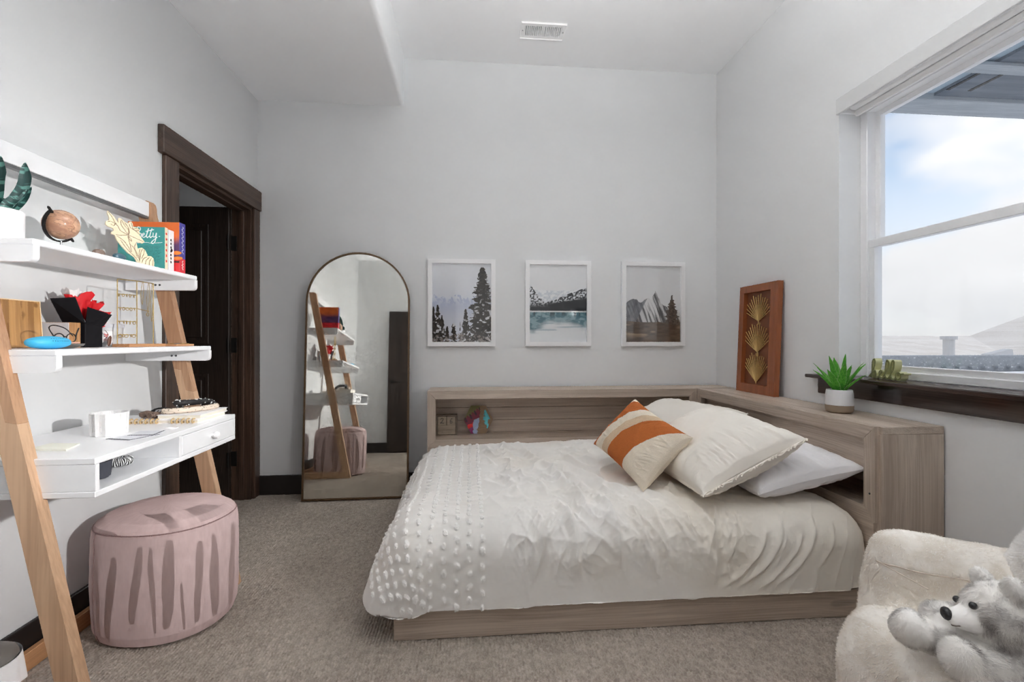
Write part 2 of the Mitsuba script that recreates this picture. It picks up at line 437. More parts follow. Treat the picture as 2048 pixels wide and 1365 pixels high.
# entry door, open flat against the wall behind the camera (seen in the mirror)
k = thing('door_2', 'dark panelled entry door with a black lever handle', None); labels[k]['kind'] = 'structure'
ey = YR + 0.055
lf = add('leaf', box(-1.02, -0.20, ey, ey + 0.035, 0.012, 1.99, 0.003), 'shaded_leaf_wood', k)
panel(ey + 0.035, 1, -0.90, -0.32, 0.26, 0.90, 'shaded_leaf_wood', lf)
panel(ey + 0.035, 1, -0.90, -0.32, 1.06, 1.86, 'shaded_leaf_wood', lf)
add('handle', cat_([trimesh.creation.cylinder(0.027, 0.012, sections=24, transform=shift(-0.965, ey + 0.041, 0.98) @ rot([1, 0, 0], 90)),
                    tube([(-0.965, ey + 0.04, 0.98), (-0.965, ey + 0.085, 0.98), (-0.93, ey + 0.092, 0.98), (-0.85, ey + 0.09, 0.978)], 0.009, 10)]), 'black_metal', k, smooth=40)
add('hinge', cat_([box(-0.205, -0.19, YR, ey + 0.03, z - .05, z + .05, .002) for z in (.28, 1.05, 1.74)]), 'black_metal', k)

# ------------------------------------------------------------------ window of the right wall
k = thing('window_1', 'white double hung window above the headboard', None); labels[k]['kind'] = 'structure'
fxa, fxb = 1.990, 2.075
zs = 0.902    # top of the sill board
f_ = 0.042
def fr_side(y0, y1, z0, z1, x0, x1): return box(x0, x1, y0, y1, z0, z1, 0.003)
WA = (1.366, WY1)            # first unit; a second one beyond the mullion
units = [(1.366 - 0.02, WY1), (WY0, 1.366 - 0.02 - 0.06)]
for (ya, yb) in units:
    fr = add('frame', cat_([fr_side(yb - f_, yb, zs, WZ1, fxa, fxb), fr_side(ya, ya + f_, zs, WZ1, fxa, fxb), fr_side(ya + f_, yb - f_, zs, zs + 0.035, fxa, fxb), fr_side(ya + f_, yb - f_, WZ1 - 0.085, WZ1, fxa, fxb)]), 'white_vinyl', k)
    y0, y1 = ya + f_, yb - f_
    zm = 1.583
    lo = add('lower_sash', cat_([box(2.000, 2.030, y1 - 0.032, y1, zs + 0.035, zm, .002), box(2.000, 2.030, y0, y0 + 0.032, zs + 0.035, zm, .002), box(2.000, 2.030, y0 + .032, y1 - .032, zs + 0.035, zs + 0.062, .002),
                                   box(1.998, 2.030, y0, y1, zm - 0.036, zm + 0.004, .002)]), 'white_vinyl', k)
    add('pane', box(2.013, 2.014, y0 + 0.03, y1 - 0.03, zs + 0.05, zm - 0.03), 'pane_glass', lo) if False else add('pane', tm([(2.014, y0 + .03, zs + .05), (2.014, y1 - .03, zs + .05), (2.014, y1 - .03, zm - .03), (2.014, y0 + .03, zm - .03)], [[0, 1, 2], [0, 2, 3]]), 'pane_glass', lo)
    up = add('upper_sash', cat_([box(2.035, 2.065, y1 - 0.028, y1, zm - 0.02, WZ1 - 0.085, .002), box(2.035, 2.065, y0, y0 + 0.028, zm - 0.02, WZ1 - 0.085, .002), box(2.035, 2.065, y0 + .028, y1 - .028, zm - 0.03, zm + 0.004, .002),
                                   box(2.035, 2.065, y0 + .028, y1 - .028, WZ1 - 0.11, WZ1 - 0.085, .002)]), 'white_vinyl', k)
    add('pane', tm([(2.05, y0 + .025, zm), (2.05, y1 - .025, zm), (2.05, y1 - .025, WZ1 - .1), (2.05, y0 + .025, WZ1 - .1)], [[0, 1, 2], [0, 2, 3]]), 'pane_glass', up)
add('mullion', box(1.985, 2.075, units[1][1], units[0][0], zs, WZ1, .003), 'white_vinyl', k)
prin('shade_grey', (214, 215, 216), 0.5)
# roller shade cassette at the top of the opening
rs = thing('roller_shade', 'white roller shade rolled up in its fascia at the window top', 'window shade')
add('fascia', rbox(1.858, 1.872, WY0 + 0.005, WY1 + 0.004, 2.232, 2.312, 0.005, 2), 'shade_grey', rs, smooth=40)
add('end_cap', box(1.872, 1.985, WY1 - 0.012, WY1 - 0.002, 2.236, 2.312, .003), 'white_trim', rs)
add('roll', trimesh.creation.cylinder(0.03, WY1 - WY0 - 0.06, sections=32, transform=shift(1.93, (WY0 + WY1) / 2, 2.276) @ rot([1, 0, 0], 90)), 'white_trim', rs, smooth=40)
add('hem_bar', rbox(1.950, 1.966, WY0 + 0.03, WY1 - 0.012, 2.222, 2.254, 0.006, 2), 'white_trim', rs, smooth=40)
# sill and apron
k = thing('window_sill', 'dark stained sill board and apron under the window', None); labels[k]['kind'] = 'structure'
m = cat_([box(1.815, XR, WY0 - 0.17, 2.438, 0.884, zs, .004), box(XR - 0.001, 1.992, WY0 + 0.001, WY1 - 0.001, 0.881, zs, 0)])
add('sill_board', m, 'sill_wood', k)
add('apron', box(1.850, XR, WY0 - 0.12, 2.385, 0.804, 0.884, .003), 'sill_wood', k)

# ------------------------------------------------------------------ ceiling register
v = thing('ceiling_vent', 'white metal air register in the ceiling', 'vent')
pl = sbox(vx0, vy0, vx1, vy1)
o1, o2 = sbox(vx0 + 0.026, vy0 + 0.030, vx0 + 0.144, vy1 - 0.030), sbox(vx0 + 0.152, vy0 + 0.030, vx1 - 0.026, vy1 - 0.030)
m = extrude(pl.difference(o1).difference(o2), 0.006); m.apply_translation((0, 0, ZC - 0.006))
lip = cat_([box(vx0, vx1, vy1 - .004, vy1, ZC - .012, ZC - .004, .001), box(vx0, vx1, vy0, vy0 + .004, ZC - .012, ZC - .004, .001), box(vx0, vx0 + .004, vy0, vy1, ZC - .012, ZC - .004, .001), box(vx1 - .004, vx1, vy0, vy1, ZC - .012, ZC - .004, .001)])
add('face_plate', cat_([m, lip]), 'white_trim', v)
m = extrude(sbox(vx0 + 0.019, vy0 + 0.023, vx1 - 0.019, vy1 - 0.023).difference(sbox(vx0 + 0.0215, vy0 + 0.0255, vx1 - 0.0215, vy1 - 0.0255)), 0.45); m.apply_translation((0, 0, ZC + 0.002))
prin('duct_metal_shaded', (70, 71, 73), 0.6)  # metal darkened: the shade inside the duct is put into its colour
add('duct', cat_([m, box(vx0 + 0.019, vx1 - 0.019, vy0 + 0.023, vy1 - 0.023, ZC + 0.452, ZC + 0.455)]), 'duct_metal_shaded', v, label='sheet metal duct above the slats')
for side, a, n_ in ((-1, vx0 + 0.030, 10), (1, vx0 + 0.156, 10)):
    for i in range(n_):
        b = box(-0.0035, 0.0035, vy0 + 0.030, vy1 - 0.030, -0.0006, 0.0006)
        add('slat', move(b, shift(a + i * 0.0120, 0, ZC - 0.006) @ rot([0, 1, 0], 32 * side)), 'white_trim', v)
for x in (vx0 + 0.014, vx1 - 0.014):
    add('screw', trimesh.creation.cylinder(0.003, 0.002, sections=10, transform=shift(x, (vy0 + vy1) / 2, ZC - 0.007)), 'screw_metal', v)

# ------------------------------------------------------------------ lamps: a hooded lamp on a tripod; bowl, floor can and closet lights added as unseen fill
cl = thing('added_pendant_lamp', 'added white bowl lamp hanging out of view, throwing fill light up at the ceiling', 'lamp')  # added out of view to fill the room by ceiling bounce
lx, lyy, lz = 0.50, 1.15, 2.30
prof = [(0.0, -0.10), (0.09, -0.095), (0.16, -0.06), (0.195, 0.0), (0.20, 0.02), (0.194, 0.02), (0.155, -0.05), (0.0, -0.06)]
add('bowl', lathe(prof, 48, (lx, lyy, lz)), 'white_trim', cl, smooth=40)
nn = 40; aa = np.arange(nn) * 2 * np.pi / nn
dm = tm(np.vstack([np.stack([lx + 0.16 * np.cos(aa), lyy + 0.16 * np.sin(aa), lz - 0.035 + 0 * aa], 1), [[lx, lyy, lz - 0.035]]]), [[i, (i + 1) % nn, nn] for i in range(nn)])
add('bulb', ply(dm, 'white_trim', emitter={'type': 'area', 'radiance': {'type': 'rgb', 'value': [CEIL_FILL, CEIL_FILL * 0.995, CEIL_FILL * 0.985]}}), None, cl)
add('canopy', cat_([trimesh.creation.cylinder(0.06, 0.02, sections=30, transform=shift(lx, lyy, ZC - 0.01))] + [tube([(lx, lyy, ZC - 0.02), (lx + 0.195 * math.cos(a), lyy + 0.195 * math.sin(a), lz + 0.02)], 0.002, 6) for a in (0.5, 2.6, 4.7)]), 'chrome', cl)

kl = thing('tripod_lamp', 'hooded black lamp on a tripod behind the camera', 'lamp')
kp = np.array([1.70, 0.01, 1.50]); aim = np.array([-1.20, 1.78, 1.02]); ax = (aim - kp) / np.linalg.norm(aim - kp)
M = frame(kp, np.cross([0, 0, 1.0], ax), np.cross(ax, np.cross([0, 0, 1.0], ax)))
hood = cat_([lathe([(0.072, -0.03), (0.074, 0.250), (0.070, 0.250), (0.068, -0.026), (0.0, -0.026)], 40), trimesh.creation.cylinder(0.072, 0.004, sections=40, transform=shift(0, 0, -0.030))])
add('hood', move(hood, M), 'black_plastic', kl, smooth=40)
nn = 32; aa = np.arange(nn) * 2 * np.pi / nn
dv = np.vstack([np.stack([0.045 * np.cos(aa), 0.045 * np.sin(aa), aa * 0], 1), [[0, 0, 0]]])
dm = tm(dv, [[i, (i + 1) % nn, nn] for i in range(nn)])
add('bulb', ply(move(dm, M @ shift(0, 0, -0.015)), 'white_trim', emitter={'type': 'area', 'radiance': {'type': 'rgb', 'value': [KEY_LAMP, KEY_LAMP * 0.99, KEY_LAMP * 0.98]}}), None, kl)
add('stem', tube([(kp[0], kp[1], 0.55), (kp[0], kp[1], kp[2] - 0.07)], 0.012, 12), 'black_plastic', kl)
for a in (0.3, 2.5, 4.3):
    add('leg', tube([(kp[0], kp[1], 0.60), (kp[0] + 0.14 * math.cos(a), kp[1] + 0.14 * math.sin(a), 0.01)], 0.010, 8), 'black_plastic', kl)

ul = thing('added_uplight', 'added black can light on the floor behind the camera, brightening the soffit from below', 'lamp')  # added only to brighten the underside of the soffit
ux, uy = -0.10, 0.10
add('can', lathe([(0, 0.0), (0.09, 0.0), (0.095, 0.42), (0.090, 0.42), (0.086, 0.02), (0.0, 0.02)], 36, (ux, uy, 0.0)), 'black_plastic', ul, smooth=40)
dm = tm(np.vstack([np.stack([ux + 0.08 * np.cos(aa), uy + 0.08 * np.sin(aa), 0.385 + 0 * aa], 1), [[ux, uy, 0.385]]]), [[i, (i + 1) % nn, nn] for i in range(nn)]) if len(aa) == nn else None
add('bulb', ply(dm, 'white_trim', emitter={'type': 'area', 'radiance': {'type': 'rgb', 'value': [UP_FILL, UP_FILL * 0.995, UP_FILL * 0.985]}}), None, ul)

cz = thing('added_closet_lamp', 'added round white lamp out of view, brightening the room behind the doorway', 'lamp')  # added to brighten the wall seen above the open leaf
b2 = lathe([(0.0, -0.05), (0.08, -0.045), (0.13, -0.02), (0.135, 0.0)], 30, (-2.35, 3.95, 2.6)); b2.fix_normals()
add('bowl', ply(b2, 'white_trim', smooth=True, emitter={'type': 'area', 'radiance': {'type': 'rgb', 'value': [CLOSET_FILL] * 3}}), None, cz)

# ------------------------------------------------------------------ outside the window
def snow_c(p, n, uv):
    return mix(s2l(226, 228, 232), s2l(250, 250, 252), fbm(p[0] * 3, p[1] * 3, p[2] * 3, 3))
bumped('snow', proc(snow_c), lambda p, n, uv: fbm(p[0] * 6, p[1] * 6, 0.0, 3), 0.02, 0.9, 4e-3)
def shingle_c(p, n, uv):
    course = dr.floor(p[2] / 0.055)
    r = cell_rand(dr.floor((p[0] + p[1]) / 0.33 + 0.5 * course), course, 3)
    return mix(s2l(228, 220, 210), s2l(247, 241, 233), 0.6 * r + 0.4 * fbm(p[0] * 30, p[1] * 30, p[2] * 30, 2))
prin('hazed_shingles', proc(shingle_c), 0.9)  # window haze put into the colour, paler than the shingles themselves
def asphalt_c(p, n, uv):
    s_ = noise(p[0] * 70, p[1] * 70, p[2] * 70)
    t = smoothstep(0.80, 0.90, s_)
    return mix(mix(s2l(150, 155, 160), s2l(176, 180, 184), fbm(p[0] * 40, p[1] * 40, p[2] * 40, 2)), s2l(232, 234, 236), t)
prin('asphalt', proc(asphalt_c), 0.9)
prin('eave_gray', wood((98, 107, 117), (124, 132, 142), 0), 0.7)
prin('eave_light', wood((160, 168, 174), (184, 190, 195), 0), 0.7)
prin('eave_blue', (166, 184, 196), 0.6)
prin('vent_gray', (206, 206, 206), 0.6)
er = thing('roof_eave', 'grey wooden roof overhang outside the top of the window', 'eave')
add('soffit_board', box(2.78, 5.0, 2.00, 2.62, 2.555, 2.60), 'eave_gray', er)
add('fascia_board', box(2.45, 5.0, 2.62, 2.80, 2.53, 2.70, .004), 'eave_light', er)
add('frieze_board', box(2.165, 2.78, -0.5, 2.80, 2.57, 2.62, .004), 'eave_blue', er)
add('rafter', box(2.60, 5.0, 2.27, 2.35, 2.535, 2.556, .003), 'eave_light', er)
for x in (2.78, 2.92):
    add('vent_slot', box(x, x + 0.02, 2.36, 2.55, 2.552, 2.556), 'black_plastic', er)
lr = thing('snowy_roof', 'snow covered lower roof just outside the window', 'roof')
m, _ = grid(lambda u, v: np.stack([2.3 + u * 5.0, 0.6 + v * 3.52, 0.795 + 0.03 * (N3(u * 5, v * 4, 0, 1.2, 3, 3) - 0.5) - 0.03 * (v > 0.995)], -1), 60, 60)
add('snow', cat_([m, box(2.3, 7.3, 0.6, 4.12, 0.55, 0.76)]), 'snow', lr, smooth=30)
for i in range(34):
    x = 2.6 + i * 0.135
    add('shingle_tab', box(x, x + 0.06, 4.115, 4.15, 0.815, 0.833, .002), 'asphalt', lr)
add('ridge_wall', box(2.3, 8.0, 4.16, 4.30, 0.5, 0.935, .01), 'asphalt', lr, label='grey granular ridge behind the snow')
h1 = thing('neighbor_house', 'pale shingled roof of the house next door seen through the window', 'house')
hull = lambda P: trimesh.Trimesh(np.array(P, float)).convex_hull
add('roof', hull([(8, 12, 1.195), (16, 12, 1.195), (7, 9, .15), (17, 9, .15), (8, 15, .1), (16, 15, .1), (7, 9, .05), (17, 9, .05)]), 'hazed_shingles', h1)
add('roof', hull([(12.3, 12, 0.69), (23, 12, 4.29), (23, 9, .1), (12.0, 9.2, .05), (23, 16, .1)]), 'hazed_shingles', h1)
add('wall', box(7.6, 22, 9.6, 15, -3.0, 0.15), 'wall_paint', h1)
add('vent_pipe', cat_([trimesh.creation.cylinder(0.11, 0.5, sections=16, transform=shift(11.3, 10.3, 0.85)), trimesh.creation.cylinder(0.16, 0.08, sections=16, transform=shift(11.3, 10.3, 1.13))]), 'vent_gray', h1)
add('roof_vent', move(rbox(-0.28, 0.28, -0.1, 0.1, 0, 0.14, 0.03, 2), shift(11.3, 9.25, 0.70) @ rot([0, 1, 0], -12)), 'vent_gray', h1)
struct('ground_outside', box(2.2, 60, -30, 60, -3.4, -3.2), 'snow')
# ------------------------------------------------------------------ low bookcase along the back wall
bk = thing('bookcase', 'low pale oak bookcase with an open niche along the back wall', 'bookcase')
BX0, BX1, BY0, BY1, HZ = -0.283, 1.583, 3.200, 3.455, 0.745
FW = 0.055; ZN0 = 0.365
add('top_board', box(BX0, XR - 0.004, BY0 + 0.0225, BY1, HZ - 0.030, HZ, .002), 'oak_x', bk)
def mitre(pts, y0, y1, mat, name, parent, b=0.0):
    m = extrude(Polygon(pts), y1 - y0)
    add(name, move(m, frame((0, y1, 0), (1, 0, 0), (0, 0, 1))), mat, parent)
g = 0.0008
mitre([(BX0, HZ), (BX1, HZ), (BX1 - FW, HZ - FW), (BX0 + FW, HZ - FW)], BY0, BY0 + 0.022, 'oak_x', 'front_rail', bk)
mitre([(BX0, HZ - g), (BX0 + FW - g, HZ - FW - g), (BX0 + FW - g, ZN0 + FW), (BX0, ZN0)], BY0 + .0003, BY0 + 0.022, 'oak_z', 'front_stile', bk)
mitre([(BX1, HZ - g), (BX1, ZN0), (BX1 - FW + g, ZN0 + FW), (BX1 - FW + g, HZ - FW - g)], BY0 + .0003, BY0 + 0.022, 'oak_z', 'front_stile', bk)
mitre([(BX0 + g, ZN0), (BX0 + FW, ZN0 + FW - g), (BX1 - FW, ZN0 + FW - g), (BX1 - g, ZN0)], BY0, BY0 + 0.022, 'oak_x', 'front_rail', bk)
add('side_panel', box(BX0, BX0 + 0.022, BY0 + 0.022, BY1, 0.0, HZ - 0.030), 'oak_z', bk)
add('side_panel', box(BX1 - 0.03, BX1 - 0.01, BY0 + 0.022, BY1, 0.0, HZ - 0.030), 'oak_z', bk)
add('shelf_board', box(BX0 + 0.022, BX1 - 0.03, BY0 + 0.022, BY1, ZN0 + FW - 0.022, ZN0 + FW - 0.001), 'oak_x', bk)
for i, (z0, z1) in enumerate(((ZN0 + FW, 0.506), (0.508, 0.597), (0.599, HZ - 0.03))):
    add('back_plank', box(BX0 + 0.022, BX1 - 0.03, BY1 - 0.016, BY1 - 0.002, z0, z1, .001), 'oak_x', bk)
add('front_panel', box(BX0 + 0.001, BX1 - 0.001, BY0 + 0.004, BY0 + 0.022, 0.0, ZN0 - .001), 'oak_x', bk)

# ------------------------------------------------------------------ headboard cabinet along the right wall
hb = thing('headboard', 'pale oak storage headboard with sliding panels along the right wall', 'headboard')
HX0, HX1, HY0, HY1 = 1.583, 1.868, 1.720, 3.196
add('top_board', box(HX0 + 0.0225, HX1, HY0, HY1, HZ - 0.030, HZ, .002), 'oak_y', hb)
def mitre_x(pts, x0, x1, mat, name):
    m = extrude(Polygon(pts), x1 - x0)
    M = np.eye(4); M[:3, 0], M[:3, 1], M[:3, 2], M[:3, 3] = (0, 1, 0), (0, 0, 1), (1, 0, 0), (x0, 0, 0)
    add(name, move(m, M), mat, hb)
ya, yb = HY0 + 0.012, HY1
mitre_x([(ya, HZ), (yb, HZ), (yb - FW, HZ - FW), (ya + FW, HZ - FW)], HX0, HX0 + 0.022, 'oak_y', 'front_rail')
mitre_x([(ya, HZ - g), (ya + FW - g, HZ - FW - g), (ya + FW - g, ZN0 + FW), (ya, ZN0)], HX0, HX0 + 0.022, 'oak_z', 'front_stile')
mitre_x([(yb, HZ - g), (yb, ZN0), (yb - FW + g, ZN0 + FW), (yb - FW + g, HZ - FW - g)], HX0, HX0 + 0.022, 'oak_z', 'front_stile')
mitre_x([(ya + g, ZN0), (ya + FW, ZN0 + FW - g), (yb - FW, ZN0 + FW - g), (yb - g, ZN0)], HX0, HX0 + 0.022, 'oak_y', 'front_rail')
add('end_panel', box(HX0 + 0.016, HX1, HY0, HY0 + 0.022, 0.0, HZ - 0.0305, .001), 'oak_z', hb)
add('end_panel', box(HX0 + 0.024, HX1, HY1 - 0.024, HY1 - 0.004, 0.0, HZ - 0.0305, .001), 'oak_z', hb)
add('sliding_panel', box(HX0 + 0.046, HX0 + 0.060, 2.36, yb - 0.03, 0.545, HZ - 0.03, .002), 'oak_y', hb)
add('sliding_panel', box(HX0 + 0.024, HX0 + 0.040, ya + 0.035, 2.405, 0.545, HZ - 0.03, .002), 'oak_y', hb)
add('back_panel', box(HX1 - 0.012, HX1, HY0 + 0.022, HY1 - 0.024, 0.0, HZ - 0.03), 'oak_y', hb)
add('shelf_board', box(HX0 + 0.022, HX1 - 0.012, HY0 + 0.022, HY1 - 0.024, ZN0 + FW - 0.022, ZN0 + FW - 0.001), 'oak_y', hb)
add('front_panel', box(HX0 + 0.003, HX0 + 0.022, HY0 + 0.022, HY1 - 0.024, 0.0, ZN0 - 0.001), 'oak_y', hb)
add('screw', trimesh.creation.cylinder(0.004, 0.002, sections=10, transform=shift(HX0 - .0005, ya + 0.024, 0.475) @ rot([0, 1, 0], 90)), 'screw_metal', hb)

# ------------------------------------------------------------------ platform of the bed
bd = thing('bed_platform', 'low pale oak platform under the bed', 'bed')
add('front_rail', box(-0.274, HX0 - 0.002, 1.740, 1.772, 0.0, 0.108, .003), 'oak_x', bd)
add('side_rail', box(-0.274, -0.246, 1.772, BY0 - 0.002, 0.0, 0.108, .003), 'oak_y', bd)
add('deck', box(-0.246, HX0 - 0.004, 1.772, BY0 - 0.004, 0.075, 0.095), 'oak_x', bd)
add('mattress', rbox(-0.19, 1.50, 1.86, BY0 - 0.06, 0.096, 0.33, 0.06, 2), 'white_trim', bd, smooth=40)

# ------------------------------------------------------------------ duvet: a sheet draped over the bed's edges
def drape(c, r, phi, L):
    c = np.minimum(c, L)
    th = np.clip(c / r, 0, np.pi / 2 - phi)
    k = np.maximum(c - r * (np.pi / 2 - phi), 0)
    return r * np.sin(th) + k * math.sin(phi), r * (1 - np.cos(th)) + k * math.cos(phi)

XE, YE, RE = -0.150, 1.875, 1.470
ZT = 0.405
LL, LF, LR = 0.395, 0.372, 0.36
def ridged(x, y, s, seed):
    n = N3(x, y, 0.3, s, seed)
    return 1 - np.abs(2 * n - 1)

# creases that can be picked out in the photograph, on the bed: points (x, y) on the cloth, width, height
CREASES = [
    ([(0.30, 2.98), (0.34, 2.70), (0.40, 2.46), (0.44, 2.20), (0.46, 1.98), (0.47, 1.78)], 0.022, 0.020),
    ([(0.33, 2.52), (0.42, 2.38), (0.50, 2.22), (0.53, 2.06)], 0.016, 0.013),
    ([(0.46, 2.62), (0.56, 2.40), (0.60, 2.20), (0.60, 2.00)], 0.018, 0.011),
    ([(0.17, 2.35), (0.20, 2.18), (0.21, 2.05)], 0.022, 0.012),
    ([(0.28, 2.30), (0.33, 2.14), (0.33, 2.02)], 0.018, 0.012),
    ([(0.10, 2.80), (0.24, 2.66), (0.28, 2.50)], 0.03, 0.010),
    ([(0.60, 2.15), (0.68, 2.00), (0.72, 1.86), (0.73, 1.66)], 0.016, 0.013),
    ([(0.70, 2.12), (0.80, 1.96), (0.84, 1.84), (0.85, 1.70)], 0.014, 0.010),
    ([(0.52, 1.98), (0.55, 1.84), (0.56, 1.62)], 0.018, 0.013),
    ([(0.36, 1.98), (0.39, 1.80), (0.40, 1.56)], 0.018, 0.012),
    ([(0.64, 1.88), (0.66, 1.74), (0.70, 1.58)], 0.015, 0.010),
    ([(0.26, 1.92), (0.27, 1.74), (0.22, 1.56)], 0.018, 0.009),
    ([(0.90, 1.96), (0.93, 1.78), (0.92, 1.52)], 0.014, 0.010),
    ([(1.16, 1.76), (1.12, 1.68), (1.04, 1.59), (0.94, 1.53)], 0.011, 0.0050),
    ([(1.23, 1.79), (1.19, 1.69), (1.12, 1.60), (1.00, 1.53)], 0.012, 0.0058),
    ([(1.30, 1.74), (1.25, 1.65), (1.17, 1.57), (1.09, 1.52)], 0.010, 0.0050),
    ([(1.36, 1.80), (1.33, 1.70), (1.26, 1.60), (1.16, 1.53)], 0.012, 0.0055),
    ([(1.06, 1.84), (1.03, 1.74), (0.97, 1.62)], 0.010, 0.0046),
    ([(1.43, 1.76), (1.40, 1.67), (1.33, 1.58)], 0.012, 0.0045)]
CREASES = [(smooth_path(p, 10), w, h) for p, w, h in CREASES]

def duvet_off(a, b):
    """displacement along the normal at the cloth point (a, b); b < YE hangs over the front, a < XE over the left"""
    wx = (N3(a, b, 1, 3.0, 11, 2) - 0.5) * 0.16; wy = (N3(a, b, 5, 3.0, 12, 2) - 0.5) * 0.16
    plain = sstep(0.0, 0.12, a)                      # the plain part, right of the tufted border
    front = sstep(YE + 0.16, YE - 0.02, b)
    smooth_right = sstep(0.85, 1.15, a) * (1 - front)   # calm cloth beside the pillows
    d = 0.030 * (N3(a, b, 2, 2.6, 3, 2) - 0.5) * (1 - 0.5 * front)
    R = lambda x, y, s_, sd, e: ridged(x, y, s_, sd) ** e - 1.0 / (1 + e)
    # crumpled top
    top = plain * (1 - front) * (1 - smooth_right) * sstep(3.12, 2.9, b)
    q1 = sstep(0.35, 0.6, N3(a, b, 21, 4.0, 94, 2))
    d = d + top * (0.020 * R(a + wx, b + wy, 7.0, 21, 3) + 0.019 * R(a + b * 0.5 + wx * 1.4, b * 0.55 - a * 0.2 + wy, 12.0, 22, 3)
                   + q1 * 0.010 * R(a * 0.8 - b * 0.4 + wy * 1.5, b * 0.7 + a * 0.3 + wx, 22.0, 24, 3) + 0.008 * R(a + wx * 1.8, b * 0.8 + wy * 1.5, 9.0, 26, 9))
    d = d + 0.004 * smooth_right * R(a * 0.5 + b + wx, b * 0.4, 6.0, 25, 3)
    # pinched little pleats where the cloth turns over the front edge
    zone = plain * (sstep(0.08, 0.25, a) * (1 - sstep(0.95, 1.35, a)) + 0.12)
    p1 = sstep(0.36, 0.60, N3(a, b, 9, 4.2, 91, 2)); p2 = sstep(0.38, 0.60, N3(a, b, 13, 5.0, 92, 2))
    e1 = np.exp(-((b - (YE + 0.04)) / 0.19) ** 2); e2 = np.exp(-((b - (YE - 0.10)) / 0.14) ** 2)
    u1 = a + 0.42 * (b - YE) + 0.9 * wx; u2 = a - 0.30 * (b - YE) + 0.8 * wy
    d = d + zone * e1 * (p1 * 0.022 * R(u1, b * 0.34 + wy, 15.0, 31, 4) + (0.3 + 0.7 * p1) * 0.010 * R(u1, b * 0.5, 33.0, 32, 3))
    d = d + zone * e2 * (p2 * 0.018 * R(u2, b * 0.30 + wx, 17.0, 33, 5) + (0.2 + 0.8 * p2) * 0.007 * R(u2, b * 0.4, 37.0, 34, 3))
    d = d + zone * np.exp(-((b - (YE + 0.04)) / 0.24) ** 2) * (0.006 * R(u1 + wy, b * 0.55, 46.0, 35, 4) + 0.003 * R(u2, b * 0.7 + wx, 74.0, 36, 3)) * (0.3 + 0.7 * p1)
    # hanging folds
    sl = 0.55 * sstep(0.8, 1.3, a)
    v = a - sl * (b - YE) + wx * 0.9
    p3 = 0.25 + 0.75 * sstep(0.35, 0.65, N3(a, b * 0.5, 17, 3.0, 93, 2))
    d = d + front * p3 * (1 - 0.5 * sstep(0.95, 1.15, a)) * (0.012 * R(v, b * 0.16 + wy, 5.0, 41, 2) + 0.012 * R(v, b * 0.22 + wy * .6, 11.0, 42, 6)) * (0.3 + 0.7 * plain)
    left = sstep(XE + 0.05, XE - 0.12, a)
    d = d + left * (0.018 * ridged(b + wy, a * 0.35, 4.5, 51) ** 2 + 0.006 * ridged(b + wy, a * 0.3, 12.0, 52) ** 2)
    for P, w, h in CREASES:
        near = (a > P[:, 0].min() - 0.09) & (a < P[:, 0].max() + 0.09) & (b > P[:, 1].min() - 0.09) & (b < P[:, 1].max() + 0.09)
        if not near.any(): continue
        q = np.stack([a[near], b[near]], -1)
        dd = np.full(len(q), 9.0); sg = np.zeros(len(q)); tt = np.zeros(len(q))
        seg = len(P) - 1
        for i in range(seg):
            e = P[i + 1] - P[i]; L2 = max(e @ e, 1e-12)
            t = np.clip(((q - P[i]) @ e) / L2, 0, 1)
            v_ = q - P[i] - t[:, None] * e
            di = np.linalg.norm(v_, axis=1)
            m_ = di < dd
            dd[m_] = di[m_]; sg[m_] = np.sign(v_[m_, 0]); tt[m_] = (i + t[m_]) / seg
        taper = np.clip(np.minimum(tt, 1 - tt) * 5, 0.0, 1)
        ww = np.where(sg > 0, w * 0.55, w * 1.2)
        d[near] += 1.5 * h * taper * np.exp(-(dd / ww) ** 2) - 0.35 * h * taper * np.exp(-((dd - 1.6 * w) / w) ** 2) * (sg > 0)
    # seersucker pull lines between the tufts
    tuftz = 1 - sstep(0.02, 0.07, a)
    d = d + tuftz * (1 - front) * 0.0050 * np.abs(np.sin(b * np.pi / 0.047)) * (0.5 + N3(a, b, 7, 9, 61))
    d = d + 0.0022 * (N3(a, b, 3, 55, 71, 2) - 0.5) + 0.004 * (N3(a, b, 3, 22, 72, 2) - 0.5) * plain
    return d

def duvet_base(a, b):
    cl = np.maximum(XE - a, 0); cr = np.maximum(a - RE, 0); cf = np.maximum(YE - b, 0)
    cx = np.where(cl > 0, cl, cr)
    sx = np.where(cl > 0, -1.0, 1.0)
    c = np.sqrt(cx ** 2 + cf ** 2); cs = np.maximum(c, 1e-9)
    wl = np.where(cl > 0, cl, 0) / cs
    L = LF + (LL - LF) * wl ** 2 + np.where(cr > 0, -0.01, 0)
    # where both hang, the corner's cloth is fuller
    L = L + 0.02 * (2 * wl * cf / cs)
    h0, z0 = drape(c, 0.14, math.radians(4), 9); h1, z1 = drape(c, 0.14, math.radians(24), 9)
    k = np.minimum(1, L / cs); c2 = c * np.where(c > L, k, 1)
    hf, zf = drape(c2, 0.145, math.radians(5), 9); hl, zl = drape(c2, 0.15, math.radians(26), 9)
    w2 = wl ** 2
    h, z = hf * (1 - w2) + hl * w2, zf * (1 - w2) + zl * w2
    X = np.clip(a, XE, RE) + sx * cx / cs * h
    Y = np.maximum(b, YE) - cf / cs * h
    Z = ZT - z + 0.020 * np.sin(np.pi * np.clip((a + 0.2) / 1.8, 0, 1)) * sstep(1.8, 2.3, b) - 0.05 * sstep(3.02, 3.19, b)
    Z = Z + 0.006 * (N3(a, b, 4, 14, 81, 2) - 0.5) * sstep(0.20, 0.30, z)
    return np.stack([X, Y, Z], -1)

def duvet_surf(a, b):
    P = duvet_base(a, b)
    return P

